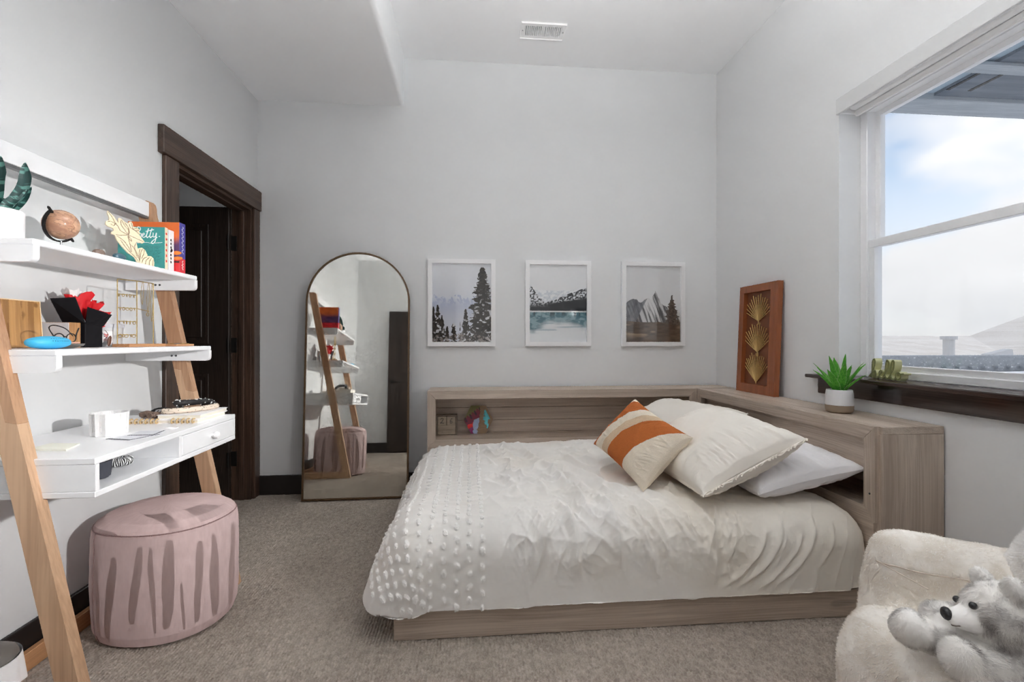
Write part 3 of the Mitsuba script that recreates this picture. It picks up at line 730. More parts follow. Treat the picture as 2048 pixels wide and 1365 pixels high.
A0, A1, B0, B1 = XE - 0.46, RE + 0.36, YE - 0.44, 3.190
NA, NB = 620, 500
aa, bb = np.meshgrid(np.linspace(A0, A1, NA), np.linspace(B0, B1, NB), indexing='ij')
P0 = duvet_base(aa, bb)
n0 = nrm(P0); n0 = np.where((n0[..., 2:3] < -0.2), -n0, n0)
# keep the normal finite where the hem collapses
bad = ~np.isfinite(n0).all(-1) | (np.linalg.norm(np.cross(np.gradient(P0, axis=0), np.gradient(P0, axis=1)), axis=-1) < 1e-8)
n0[bad] = (0, -1, 0)
dd_ = duvet_off(aa.ravel().copy(), bb.ravel().copy()).reshape(aa.shape)
PD = P0 + n0 * dd_[..., None]
PD[..., 0] = np.minimum(PD[..., 0], HX0 - 0.004)
PD[..., 2] = np.maximum(PD[..., 2], 0.082)
PD[..., 1] = np.minimum(PD[..., 1], BY0 - 0.004)
front_low = (PD[..., 2] < 0.115) & (PD[..., 1] > 1.70) & (PD[..., 0] > -0.26)
PD[..., 1] = np.where(front_low, np.minimum(PD[..., 1], 1.732), PD[..., 1])
ii = np.arange(NA * NB).reshape(NA, NB)
q = [ii[:-1, :-1].ravel(), ii[1:, :-1].ravel(), ii[1:, 1:].ravel(), ii[:-1, 1:].ravel()]
F = np.vstack([np.stack([q[0], q[1], q[2]], 1), np.stack([q[0], q[2], q[3]], 1)])
V = PD.reshape(-1, 3)
ar = np.linalg.norm(np.cross(V[F[:, 1]] - V[F[:, 0]], V[F[:, 2]] - V[F[:, 0]]), axis=1)
dm_ = tm(V, F[ar > 1e-9])

def linen_h(p, n, uv):
    return 0.5 * fbm(p[0] * 700, p[1] * 700, p[2] * 700, 2) + 0.5 * fbm(p[0] * 60, p[1] * 60, p[2] * 60, 2)
def duvet_c(p, n, uv):
    t = smoothstep(0.25, 0.75, 0.6 * fbm(p[0] * 4, p[1] * 4, p[2] * 4, 2) + 0.4 * smoothstep(0.0, 1.5, p[0]))
    return mix(s2l(232, 229, 225), s2l(226, 219, 208), t)
bumped('duvet_cotton', proc(duvet_c), linen_h, 0.0012, 0.85, 5e-4, specular=0.15, sheen=0.3)
dv_ = thing('duvet', 'white cotton duvet with a tufted border spread over the bed', 'duvet')
add('cover', dm_, 'duvet_cotton', dv_, smooth=True)
# tufts: little frayed ovals in rows over the left end
prin('tuft_cotton', (240, 238, 235), 0.9, specular=0.1, sheen=0.4)
rng = np.random.default_rng(5)
def tuft_mesh(seed):
    s = trimesh.creation.icosphere(subdivisions=2)
    v = s.vertices
    k = 1 + 0.55 * (meshkit.noise(v * 4.5 + 20, seed) - 0.5) + 0.45 * (meshkit.noise(v * 9.0 + 20, seed + 3) - 0.5)
    v = v * k[:, None] * np.array([0.0086, 0.0132, 0.0064])
    return tm(v, s.faces)
tufts = [ply(tuft_mesh(s), 'tuft_cotton', smooth=False) for s in range(4)]
tuft_m = [tuft_mesh(s) for s in range(4)]
spots = []
step = 0.047
for i in range(16):
    a = 0.045 - i * step
    for j in range(40):
        b = B0 + 0.03 + (j + 0.5 * (i % 2)) * step
        if b > 3.15: continue
        cl, cf = max(XE - a, 0), max(YE - b, 0)
        c = math.hypot(cl, cf)
        if c > 0.365: continue
        spots.append((a + rng.normal(0, .0015), b + rng.normal(0, .002)))
def at_grid(a, b, A):
    x = (a - A0) / (A1 - A0) * (NA - 1); y = (b - B0) / (B1 - B0) * (NB - 1)
    i, j = int(x), int(y); s, t = x - i, y - j
    return A[i, j] * (1 - s) * (1 - t) + A[i + 1, j] * s * (1 - t) + A[i, j + 1] * (1 - s) * t + A[i + 1, j + 1] * s * t
nD = nrm(PD); nD = np.where((nD * n0).sum(-1, keepdims=True) < 0, -nD, nD)
items = []
for k_, (a, b) in enumerate(spots):
    p, n_ = at_grid(a, b, PD), at_grid(a, b, nD)
    n_ = n_ / max(np.linalg.norm(n_), 1e-9)
    tb = at_grid(a, b + 0.01, PD) - at_grid(a, b - 0.01, PD)
    if np.linalg.norm(tb) < 1e-6: continue
    ey_ = tb - n_ * (tb @ n_); ey_ /= max(np.linalg.norm(ey_), 1e-9)
    ex_ = np.cross(ey_, n_)
    M = np.eye(4); M[:3, 0], M[:3, 1], M[:3, 2], M[:3, 3] = ex_, ey_, n_, p + n_ * 0.002
    s_ = rng.uniform(0.85, 1.2)
    M[:3, :3] = M[:3, :3] @ (trimesh.transformations.rotation_matrix(rng.normal(0, .35), [0, 0, 1])[:3, :3] * s_)
    items.append((np.linalg.norm(p - np.array([0, 0, CAM_Z])), M))
items.sort(key=lambda t: t[0])
for k_, (_, M) in enumerate(items[:298]):
    add('tuft', tufts[k_ % 4], None, dv_, M=M)
if len(items) > 298:
    k = add('tuft_row', cat_([move(tuft_m[j % 4], M) for j, (_, M) in enumerate(items[298:])]), 'tuft_cotton', dv_)
    tag(k, kind='stuff')

# ------------------------------------------------------------------ pillows
def pillow(w, h, t, seed, n=90, wr=1.0, pinch=0.07, crown=0.42):
    s, r_ = np.meshgrid(np.linspace(-1, 1, n), np.linspace(-1, 1, n), indexing='ij')
    px = w / 2 * s * (1 - pinch * (1 - r_ ** 2) * s ** 2)
    py = h / 2 * r_ * (1 - pinch * (1 - s ** 2) * r_ ** 2)
    T_ = np.clip((1 - s ** 2), 0, 1) ** crown * np.clip((1 - r_ ** 2), 0, 1) ** crown
    edge = np.maximum(np.abs(s), np.abs(r_))
    along = np.where(np.abs(s) > np.abs(r_), r_ * h, s * w)
    out = []
    for side in (1, -1):
        z = side * t / 2 * T_
        m_ = sstep(0.25, 0.8, edge) * (1 - edge ** 8)
        ang = np.arctan2(r_ * h, s * w)
        wv = wr * m_ * (0.010 * (ridged(along, edge * 0.03 + side, 26, seed) ** 2 - .4) + 0.006 * (ridged(along + .2 * edge, edge * 0.05, 48, seed + 2) ** 2 - .4))
        cn = sstep(0.75, 1.35, np.hypot(s, r_)) * (1 - edge ** 8)
        wv = wv + wr * cn * 0.012 * (ridged(ang * 0.3, edge * 0.05, 17, seed + 4) - 0.5)
        wv = wv + wr * 0.020 * (N3(px, py, side, 5, seed + 6, 2) - 0.5) * T_ + wr * 0.010 * (ridged(px + .6 * py, py * .3, 9, seed + 8) ** 3) * T_ * (1 - .5 * m_)
        P = np.stack([px, py, z + side * wv], -1)
        out.append(P)
    i = np.arange(n * n).reshape(n, n)
    a, b, c, d = i[:-1, :-1].ravel(), i[1:, :-1].ravel(), i[1:, 1:].ravel(), i[:-1, 1:].ravel()
    f = np.vstack([np.stack([a, b, c], 1), np.stack([a, c, d], 1)])
    v = np.vstack([out[0].reshape(-1, 3), out[1].reshape(-1, 3)])
    uv = np.stack([(s.ravel() + 1) / 2, (r_.ravel() + 1) / 2], 1)
    return tm(v, np.vstack([f, f[:, ::-1] + n * n])), np.vstack([uv, uv])

def fringe(h, x, seed, wid=0.009):
    """a ruffled double flap along a pillow's short side"""
    def f(u, v):
        y = (u - 0.5) * h * 1.02
        k = 0.004 * np.sin(u * 140 + 3 * np.sin(u * 37)) + 0.006 * (N3(u, v, 0, 30, seed, 2) - 0.5)
        return np.stack([x + np.sign(x) * v * wid * (0.75 + 0.6 * N3(u, 0 * u, 2, 45, seed + 1)), y + 0 * v, k * v * 1.1], -1)
    a, _ = grid(f, 160, 7)
    b, _ = grid(lambda u, v: f(u, v) * np.array([0.985, 1, -0.8]) + np.array([0, 0.002, 0.002]), 160, 7)
    return cat_([a, b])

bumped('pillow_cotton', (232, 226, 217), linen_h, 0.0012, 0.85, 5e-4, specular=0.15, sheen=0.3)
bumped('pillow_white', (228, 226, 228), linen_h, 0.0010, 0.85, 5e-4, specular=0.15, sheen=0.3)

def put_pillow(name, label, c, e1, e2, w, h, t, seed, mat, fr=True, wr=1.0, group=None, **k):
    p = thing(name, label, 'pillow', group)
    M = frame(c, e1, e2)
    if M[2, 2] < 0: M[:3, 1] *= -1; M[:3, 2] *= -1
    m, uv = pillow(w, h, t, seed, wr=wr, **k)
    if mat == 'stripes':
        add('cover', move(m, M), 'stripe_linen', p, smooth=True, uv=uv)
    else:
        add('cover', move(m, M), mat, p, smooth=True)
    if fr:
        for s_ in (-1, 1):
            add('fringe', move(fringe(h, s_ * w / 2 * 0.985, seed + s_), M), mat, p, smooth=True)
    return p

def mid(*P): return np.mean(np.array(P, float), axis=0)
# white pillow lying lowest, its end in the opening of the headboard
put_pillow('pillow', 'plain white pillow lying lowest against the headboard opening', (1.395, 2.115, 0.512), (0.04, 1, 0.0), (1, -0.04, 0.22), 0.62, 0.46, 0.17, 7, 'pillow_white', fr=False, wr=0.8)
# cream sham at the back corner
put_pillow('pillow', 'cream pillow with a frayed edge standing farthest back, behind the striped one', (1.205, 2.735, 0.575), (0.35, -0.93, 0.0), (0.47, 0.18, 0.22), 0.66, 0.50, 0.19, 17, 'pillow_cotton', wr=0.9)
# big cream sham in front
B_, L_, R_, T_ = np.array([.934, 1.777, .445]), np.array([.89, 2.42, .465]), np.array([1.374, 1.836, .650]), np.array([1.33, 2.48, .675])
put_pillow('pillow', 'large cream pillow with frayed ends leaning up towards the headboard', mid(B_, L_, R_, T_) + np.array([-.02, 0, .03]), L_ - B_, R_ - B_, 0.66, 0.50, 0.23, 27, 'pillow_cotton', wr=1.2, pinch=0.07)
# striped lumbar cushion
def stripe_c(p, n, uv):
    s = 1 - uv[0]; w = 1 - uv[1]
    q = s - 0.31 * w * w + 0.004 * noise(uv[0] * 60, uv[1] * 60)
    cream, rust, tan = mi.Color3f(*s2l(226, 214, 196)), mi.Color3f(*s2l(172, 98, 54)), mi.Color3f(*s2l(208, 184, 156))
    c = dr.select(q < -0.20, cream, rust)
    c = dr.select(q > 0.07, cream, c); c = dr.select(q > 0.22, tan, c); c = dr.select(q > 0.34, rust, c); c = dr.select(q > 0.64, cream, c)
    wv = 0.90 + 0.2 * noise(p[0] * 500, p[1] * 500, p[2] * 500)
    return c * wv
bumped('stripe_linen', proc(stripe_c), lambda p, n, uv: noise(p[0] * 420, p[1] * 420, p[2] * 420), 0.0014, 0.9, 5e-4, specular=0.1)
B_, L_, R_ = np.array([.774, 2.02, .440]), np.array([.68, 2.41, .545]), np.array([.958, 2.023, .64])
put_pillow('cushion', 'small rust and cream striped cushion leaning on the big cream pillow', (B_ + L_) / 2 + (R_ - B_) / 2 + np.array([-.015, -.01, .01]), L_ - B_, R_ - B_, 0.46, 0.32, 0.15, 37, 'stripes', fr=False, wr=0.8, pinch=0.08)
# ------------------------------------------------------------------ ladder desk on the left wall
dk = thing('ladder_desk', 'white ladder desk with light wooden legs leaning on the left wall', 'desk')
DYA, DYB = 1.407, 2.192            # ends of the white boxes, inside the legs
LT = 0.035
def lx_(z): return -1.022 - 0.217 * z      # front line of the legs
ZTOP = 1.692; JOG = 0.86
def leg_poly(z0, z1, w=0.060, top=False):
    P = [(lx_(z0), z0), (lx_(z1), z1), (lx_(z1) - w, z1), (lx_(z0) - w, z0)]
    return P
def xz(poly, y0, y1):
    m = extrude(Polygon(poly) if isinstance(poly, list) else poly, y1 - y0)
    return move(m, frame((0, y1, 0), (1, 0, 0), (0, 0, 1)))
for y0 in (DYA - LT + 0.012, DYB + 0.004):
    y1 = y0 + LT
    low = [(lx_(0), 0), (lx_(JOG), JOG), (lx_(JOG) - 0.030, JOG + 0.006), (lx_(JOG + .09) - 0.030, JOG + .096), (lx_(JOG + .09) - 0.060, JOG + .10), (lx_(0) - 0.060, 0)]
    a = np.linspace(0, 1, 7)
    topc = [(lx_(ZTOP - 0.05) - 0.022 * t * t, ZTOP - 0.05 + 0.05 * (1 - (1 - t) ** 2)) for t in a]
    up = [(lx_(JOG) - 0.0005, JOG + 0.0006)] + topc + [(lx_(ZTOP) - 0.060, ZTOP), (lx_(JOG + .09) - 0.060, JOG + .1008), (lx_(JOG + .09) - 0.0305, JOG + .0968), (lx_(JOG) - 0.0305, JOG + .0066)]
    lg = add('leg', xz(low, y0, y1), 'beech', dk)
    add('upper_leg', xz(up, y0 + .0002, y1 - .0002), 'beech_dark', dk, label='upper part of the leg, joined with a step')
    add('foot', xz([(lx_(0.0) - 0.058, 0.0), (lx_(0.055) - 0.058, 0.055), (-1.462, 0.055), (-1.462, 0.0)], y0 + .002, y1 - .002), 'beech', dk)
add('wall_rail', box(-1.462, -1.440, DYA - LT + 0.012, DYB + LT, 0.0, 0.062, .002), 'beech_y', dk)
tr = add('top_rail', box(-1.412, -1.388, DYA - 0.012, DYB + 0.003, 1.622, 1.684, .002), 'desk_white', dk)
add('rail_shade_strip', box(-1.4105, -1.3895, DYA - 0.011, DYB + 0.002, 1.612, 1.6215, .001), prin('rail_shade_grey', (120, 121, 123), 0.4, metallic=0.6), dk, label='grey strip added under the top rail for the shade on its underside')  # strip that paints in the shaded underside of the rail
for zt, xf, xb in ((1.365, -1.188, -1.470), (1.060, -1.130, -1.470)):
    s_ = add('shelf', box(xb, xf, DYA + 0.001, DYB - 0.001, zt - 0.018, zt, .003), 'desk_white', dk)
    for y in (DYA, DYB - 0.020):
        R = 0.016
        pts = [(xb, zt - 0.0182), (xb, zt - 0.064)] + [(xf - R + R * math.sin(t), zt - 0.064 + R - R * math.cos(t)) for t in np.linspace(0, math.pi / 2, 7)] + [(xf, zt - 0.0182)]
        br = add('bracket', xz(pts, y, y + 0.020), 'desk_white', dk, smooth=30)
        for dx in (0.0, -0.017):
            xs = lx_(zt - 0.042) - 0.022 + dx
            yy = y - 0.0008
            add('screw', trimesh.creation.cylinder(0.0042, 0.0024, sections=14, transform=shift(xs, yy, zt - 0.042) @ rot([1, 0, 0], 90)), 'screw_metal', dk)
# desk box
xb, xf = -1.470, -1.030
add('desk_top', box(xb, xf, DYA, DYB, 0.742, 0.760, .002), 'desk_white', dk)
add('desk_bottom', box(xb, xf, DYA, DYB, 0.650, 0.667, .002), 'desk_white', dk)
add('side', box(xb, xf, DYA + .001, DYA + 0.016, 0.6675, 0.7415, .001), 'desk_white', dk)
add('side', box(xb, xf, DYB - 0.016, DYB - .001, 0.6675, 0.7415, .001), 'desk_white', dk)
add('divider', box(xb, xf - 0.0005, 1.788, 1.804, 0.6675, 0.7415, .001), 'desk_white', dk)
add('back', box(xb, xb + 0.010, DYA + .016, DYB - .016, 0.6675, 0.7415), 'desk_white', dk)
dr_ = add('drawer', box(xf - 0.018, xf + 0.0005, 1.8065, DYB - 0.0180, 0.6695, 0.7395, .002), 'desk_white', dk)
kn = lathe([(0, 0), (0.008, 0), (0.007, 0.010), (0.012, 0.013), (0.0145, 0.019), (0.013, 0.026), (0.007, 0.030), (0, 0.031)], 24)
add('knob', move(kn, frame((xf, 2.000, 0.705), (0, 1, 0), (0, 0, 1))), 'white_trim', dr_, smooth=40)

# ------------------------------------------------------------------ velvet ottoman
def ott(th, z):
    """outline with softened ends"""
    e = 2.25
    c, s = np.cos(th), np.sin(th)
    return np.sign(c) * np.abs(c) ** (2 / e), np.sign(s) * np.abs(s) ** (2 / e)
ox, oy, orx, ory = -1.172, 1.968, 0.236, 0.214
OR = math.radians(-8)
def ott_pt(u, v):
    th = u * 2 * np.pi
    # profile: bottom centre, round foot, wall, seam, crown
    zs = np.array([0.004, 0.004, 0.012, 0.045, 0.10, 0.20, 0.30, 0.365, 0.392, 0.402, 0.414, 0.432, 0.446, 0.450])
    rs = np.array([0.0, 0.86, 0.925, 0.975, 0.992, 1.0, 0.998, 0.99, 0.975, 0.958, 0.93, 0.82, 0.50, 0.0])
    t = np.linspace(0, 1, len(zs))
    z = np.interp(v, t, zs); k = np.interp(v, t, rs)
    x, y = ott(th, z)
    x, y = x * orx * k, y * ory * k
    w = 0.006 * (N3(np.cos(th), np.sin(th), z * 4, 2.6, 7, 2) - .5) * (k > .5)
    x, y = x * (1 + w / .22), y * (1 + w / .22)
    return np.stack([ox + x * math.cos(OR) - y * math.sin(OR), oy + x * math.sin(OR) + y * math.cos(OR), z + 0.004 * (N3(x, y, 3, 9, 8, 2) - .5) * (v > .8)], -1)
m, uv = grid(ott_pt, 121, 131)
STROKES = [(0.655, 0.012, 0.04, 0.37, 0.03), (0.685, 0.007, 0.05, 0.33, -0.02), (0.725, 0.010, 0.02, 0.33, 0.07), (0.775, 0.009, 0.10, 0.37, 0.07), (0.812, 0.005, 0.06, 0.36, -0.03), (0.845, 0.011, 0.07, 0.38, 0.02), (0.875, 0.004, 0.05, 0.22, -0.05), (0.60, 0.010, 0.05, 0.36, -0.03), (0.57, 0.006, 0.10, 0.35, 0.02), (0.915, 0.010, 0.06, 0.35, 0.03), (0.96, 0.012, 0.05, 0.36, -0.02), (0.02, 0.012, 0.04, 0.36, 0.03), (0.08, 0.010, 0.06, 0.37, -0.03), (0.14, 0.013, 0.05, 0.34, 0.04), (0.20, 0.010, 0.06, 0.36, 0.0), (0.27, 0.014, 0.04, 0.37, 0.03), (0.34, 0.010, 0.05, 0.35, -0.03), (0.42, 0.012, 0.06, 0.36, 0.02), (0.50, 0.010, 0.04, 0.35, 0.0)]
def nap(p, uv):
    """where the pile is brushed the other way: strokes with an outline"""
    z = p[2]; th = uv[0]
    side = dr.select(uv[1] < 0.69, 1.0, 0.0)
    on = mi.Float(0)
    for t0, w0, z0, z1, lean_ in STROKES:
        k = dr.clip((z - z0) / (z1 - z0), 0, 1)
        c_ = t0 + lean_ * (z - 0.2) + 0.004 * (noise(z * 14, t0 * 50) - 0.5)
        hw = w0 * (0.35 + 0.65 * dr.sqrt(dr.clip(4 * k * (1 - k), 0, 1))) * (0.8 + 0.5 * noise(z * 9, t0 * 90))
        d_ = th - c_; d_ = d_ - dr.round(d_)
        on = dr.maximum(on, dr.select((dr.abs(d_) < hw) & (z > z0) & (z < z1), 1.0, 0.0))
    x, y = p[0] - ox, p[1] - oy
    g = noise((x * 0.42 + y * 0.90) * 42 + 0.8 * noise(x * 5, y * 5), (x * 0.9 - y * 0.42) * 2.6)
    return side, on, dr.select(g > 0.44, 1.0, 0.0)
def velvet_h(p, n, uv):
    # the pile leans: tiny slanted facets, up or down the wall, to and fro on the top
    side, on, top = nap(p, uv)
    P = 0.0024
    q = p[2] / P; q = q - dr.floor(q)
    u = (p[0] * 0.94 - p[1] * 0.35) / P; u = u - dr.floor(u)
    hs_ = q * (-0.42 + 1.10 * on)
    ht = u * (-0.40 + 0.95 * top)
    return P * dr.select(side > 0.5, hs_, ht)
def velvet_c(p, n, uv):
    return mix(s2l(196, 170, 168), s2l(212, 187, 185), fbm(uv[0] * 130, p[2] * 30, p[1] * 40, 3))
scene['velvet'] = {'type': 'twosided', 'bsdf': {'type': 'bumpmap', 'bump': proc(velvet_h, 1.5e-4), 'scale': 1.0,
                   'nested': {'type': 'principled', 'base_color': proc(velvet_c), 'roughness': 0.75, 'sheen': 0.8, 'sheen_tint': 0.5, 'specular': 0.2}}}
ot = thing('ottoman', 'mauve velvet oval ottoman in front of the ladder desk', 'ottoman')
add('body', m, 'velvet', ot, smooth=True, uv=uv)
prin('velvet_seam', (138, 110, 109), 0.8)
th = np.linspace(0, 2 * np.pi, 161)[:-1]
seam = ott_pt(th / 2 / np.pi, np.full_like(th, 9.0 / 13)) 
add('top_seam', tube(seam + (seam - [ox, oy, 0.40]) * 0.002, 0.0022, 6, closed=True), 'velvet_seam', ot, smooth=True)
for u in (0.668, 0.17):
    vs = np.linspace(0.16, 0.68, 40)
    P = ott_pt(np.full_like(vs, u), vs)
    add('side_seam', tube(P + (P - [ox, oy, 0]) * [0.004, 0.004, 0], 0.0016, 6), 'velvet_seam', ot, smooth=True)

# ------------------------------------------------------------------ arched floor mirror leaning on the back wall
mr = thing('floor_mirror', 'tall arched floor mirror with a thin bronze frame leaning on the back wall', 'mirror')
phi, tau = math.radians(1.085), math.radians(4.0)
n_ = np.array([math.sin(phi) * math.cos(tau), -math.cos(phi) * math.cos(tau), math.sin(tau)])
MX0, MX1 = -1.124, -0.421
o = np.array([(MX0 + MX1) / 2, 3.298, 0.006]); ex = np.array([math.cos(phi), math.sin(phi), 0]); eu = np.cross(n_, ex)
mw = (MX1 - MX0) / math.cos(phi); mh = 1.698; ra = mw / 2
o = o + n_ * 0.0
def arch(w, h, b0):
    r = w / 2; a = np.linspace(0, np.pi, 49)
    return Polygon([(-r, b0)] + [(r, b0)] + [(r * math.cos(t), h - (mw / 2) + r * math.sin(t)) for t in a])
Mm = frame(o, ex, eu)      # third axis = ex x eu = towards the room
outer = arch(mw, mh, 0.0); inner = arch(mw - 0.022, mh, 0.011)
fr = extrude(outer.difference(inner), 0.028)
add('frame', move(fr, Mm @ shift(0, 0, -0.022)), 'bronze', mr)
gl = extrude(inner, 0.003)
add('glass', move(gl, Mm @ shift(0, 0, -0.004)), 'mirror_glass', mr)
add('backing', move(extrude(inner, 0.010), Mm @ shift(0, 0, -0.018)), 'black_plastic', mr)

# ------------------------------------------------------------------ three framed prints
def print1(p, n, uv):
    u, v = uv[0], uv[1]
    sky = mix(s2l(226, 228, 233), s2l(206, 210, 222), smoothstep(0.9, 0.2, v))
    rid = 0.55 + 0.05 * fbm(u * 5, 3.0, 0.0, 3) + 0.03 * noise(u * 22, 1.0)
    snow = smoothstep(0.42, 0.66, fbm(u * 34 + v * 12, v * 30, 1.0, 4))
    mt = mix(s2l(186, 193, 213), s2l(220, 223, 231), snow * smoothstep(0.42, 0.6, v))
    c = dr.select(v < rid, mix(s2l(206, 209, 219), mt, smoothstep(0.25, 0.55, v)), sky)
    ink = mi.Float(0)
    for (x0, top, w, sd) in ((0.85, 0.955, 0.38, 1.0), (0.02, 0.45, 0.16, 2.0), (0.09, 0.47, 0.22, 3.0), (0.16, 0.34, 0.16, 4.0), (0.25, 0.20, 0.17, 5.0), (0.36, 0.24, 0.22, 6.0), (0.47, 0.26, 0.05, 7.0), (0.565, 0.42, 0.20, 8.0), (0.72, 0.26, 0.26, 9.0), (0.97, 0.34, 0.28, 10.0)):
        h = (top - v)
        br = noise(v * 46 + sd * 9, sd) * 0.55 + 0.55 * noise(v * 110, sd + (u > x0))
        half = w * (0.06 + 0.80 * dr.maximum(h, 0.0) ** 0.75) * (0.40 + 0.85 * br)
        ed = dr.abs(u - x0) + 0.05 * (noise(u * 60, v * 60, sd) - 0.5) * smoothstep(0.0, 0.2, h)
        on = dr.select((h > 0) & (ed < half), 1.0, 0.0)
        ink = dr.maximum(ink, on)
    sn = smoothstep(0.60, 0.72, fbm(u * 22, v * 40, 4.0, 3)) * smoothstep(0.75, 0.3, v)
    low = dr.select(v < 0.06 + 0.05 * noise(u * 12, 5.0), smoothstep(0.35, 0.65, noise(u * 60, v * 60)), 0.0)
    tree = mix(mix(s2l(30, 30, 30), s2l(66, 60, 54), noise(u * 50, v * 60)), s2l(222, 222, 226), sn * 0.9)
    return mix(mix(c, tree, ink), s2l(150, 140, 135), low * 0.7)

def print2(p, n, uv):
    u, v = uv[0], uv[1]
    c = mi.Color3f(*s2l(228, 229, 231)) * (0.98 + 0.03 * noise(u * 3, v * 5))
    fm = 0.64 + 0.05 * fbm(u * 6, 2.0, 0.0, 3)
    c = dr.select(v < fm, mix(s2l(206, 211, 217), s2l(232, 234, 236), smoothstep(0.35, 0.65, fbm(u * 26, v * 40, 3.0, 4))), c)
    lft = 0.735 - 0.86 * u + 0.02 * noise(u * 30, 1.0)
    lf = (v < lft) & (u < 0.42)
    rgt = 0.47 + 0.27 * dr.maximum(u - 0.18, 0.0) + 0.03 * noise(u * 16, 7.0)
    rt = (v < rgt)
    rock = mix(s2l(52, 54, 58), s2l(224, 226, 230), smoothstep(0.44, 0.60, fbm(u * 36 + v * 26, v * 60 - u * 20, 2.0, 4)) * smoothstep(0.40, 0.56, v))
    fore = mix(s2l(40, 42, 44), s2l(120, 122, 124), smoothstep(0.62, 0.85, fbm(u * 40, v * 50, 1.0, 2)) * smoothstep(0.42, 0.60, v - 0.1 * u))
    c = dr.select(rt, mix(rock, fore, smoothstep(0.54, 0.50, v - 0.12 * (u - 0.5))), c)
    c = dr.select(lf, mix(rock, fore, smoothstep(0.50, 0.44, v)), c)
    c = dr.select(v < 0.405, mi.Color3f(*s2l(224, 224, 224)), c)
    tq = mix(s2l(84, 118, 128), s2l(140, 166, 172), smoothstep(0.35, 0.65, fbm(u * 12, v * 30, 5.0, 3)))
    refl = mix(tq, s2l(62, 78, 84), smoothstep(0.30, 0.38, v) * smoothstep(0.4, 0.6, noise(u * 24, v * 8)))
    shore = 0.09 + 0.13 * smoothstep(0.05, 0.32, u) - 0.07 * smoothstep(0.55, 1.0, u) + 0.03 * noise(u * 14, 3.0)
    low = mix(s2l(226, 228, 230), s2l(178, 190, 196), smoothstep(0.55, 0.7, noise(u * 3, v * 46)) * smoothstep(0.05, 0.2, v))
    c = dr.select(v < 0.385, mix(low, refl, smoothstep(shore - 0.02, shore + 0.09, v + 0.04 * (noise(u * 6, v * 40) - 0.5))), c)
    return c

def print3(p, n, uv):
    u, v = uv[0], uv[1]
    c = mi.Color3f(*s2l(216, 216, 217))
    ridge = 0.0
    pk = 0.69 - 1.35 * dr.abs(u - 0.545) - 0.05 * noise(u * 40, 3.0)
    sh = 0.555 - 0.30 * dr.abs(u - 0.42) + 0.03 * noise(u * 26, 1.0)
    lf = 0.60 - 0.9 * dr.abs(u - 0.14) ** 1.3 - 0.04 * noise(u * 24, 9.0)
    m = dr.maximum(dr.maximum(pk, sh), lf)
    rock = mix(s2l(70, 68, 68), s2l(206, 205, 205), smoothstep(0.35, 0.65, fbm(u * 26 + v * 10, v * 14 + u * 22, 1.0, 4)))
    dk_ = smoothstep(0.02, 0.0, u - 0.30 + 0.7 * (0.45 - v))
    rock = mix(rock, mix(s2l(64, 66, 72), s2l(110, 112, 118), noise(u * 20, v * 30)), dk_ * 0.85)
    c = dr.select(v < m, rock, c)
    h = 0.62 - v
    half = 0.36 * dr.maximum(h, 0.0) ** 0.85 * (0.35 + 0.9 * noise(v * 60, 2.0)) + 0.006
    tr_ = (h > 0) & (dr.abs(u - 0.845) + 0.02 * (noise(u * 80, v * 80) - 0.5) < half) & (v > 0.2)
    c = dr.select(tr_, mix(s2l(54, 46, 40), s2l(92, 82, 74), noise(u * 60, v * 60)), c)
    gl_ = 0.235 + 0.03 * noise(u * 8, 4.0) - 0.05 * (u - 0.6)
    grass = mix(mix(s2l(52, 42, 36), s2l(104, 86, 70), fbm(u * 8, v * 40, 2.0, 3)), s2l(150, 130, 108), smoothstep(0.6, 0.8, noise(u * 4, v * 22)) * smoothstep(0.04, 0.12, v))
    c = dr.select(v < gl_, grass, c)
    return c
prin('frame_white', (240, 240, 241), 0.4)
scene['print_glass'] = {'type': 'thindielectric', 'int_ior': 1.5}
for i, (x0, x1, fn, lab) in enumerate(((-0.302, 0.184, print1, 'white framed print of snowy fir trees and pale mountains, nearest the mirror'), (0.404, 0.892, print2, 'white framed print of a teal mountain lake'), (1.126, 1.612, print3, 'white framed print of a rocky peak, nearest the room corner'))):
    pr_ = thing('framed_print', lab, 'picture', 'three framed prints on the back wall')
    z0, z1 = 1.040, 1.670
    w_ = 0.031; yb_, yf_ = YB - 0.004, YB - 0.032
    a, b = sbox(x0, z0, x1, z1), sbox(x0 + w_, z0 + w_, x1 - w_, z1 - w_)
    add('frame', xz(a.difference(b), yf_, yb_), 'frame_white', pr_)
    prin(f'print_ink_{i}', proc(fn), 0.7, specular=0.1)
    yy = YB - 0.012
    quad = lambda y, e=0.0: tm([(x0 + w_ - e, y, z0 + w_ - e), (x1 - w_ + e, y, z0 + w_ - e), (x1 - w_ + e, y, z1 - w_ + e), (x0 + w_ - e, y, z1 - w_ + e)], [[0, 1, 2], [0, 2, 3]])
    add('print', quad(yy), f'print_ink_{i}', pr_, uv=np.array([[0, 0], [1, 0], [1, 1], [0, 1.0]]))
    add('backing', box(x0 + .004, x1 - .004, yy + 0.001, yb_, z0 + .004, z1 - .004), 'frame_white', pr_)
    add('glass', quad(yf_ + 0.010), 'print_glass', pr_)
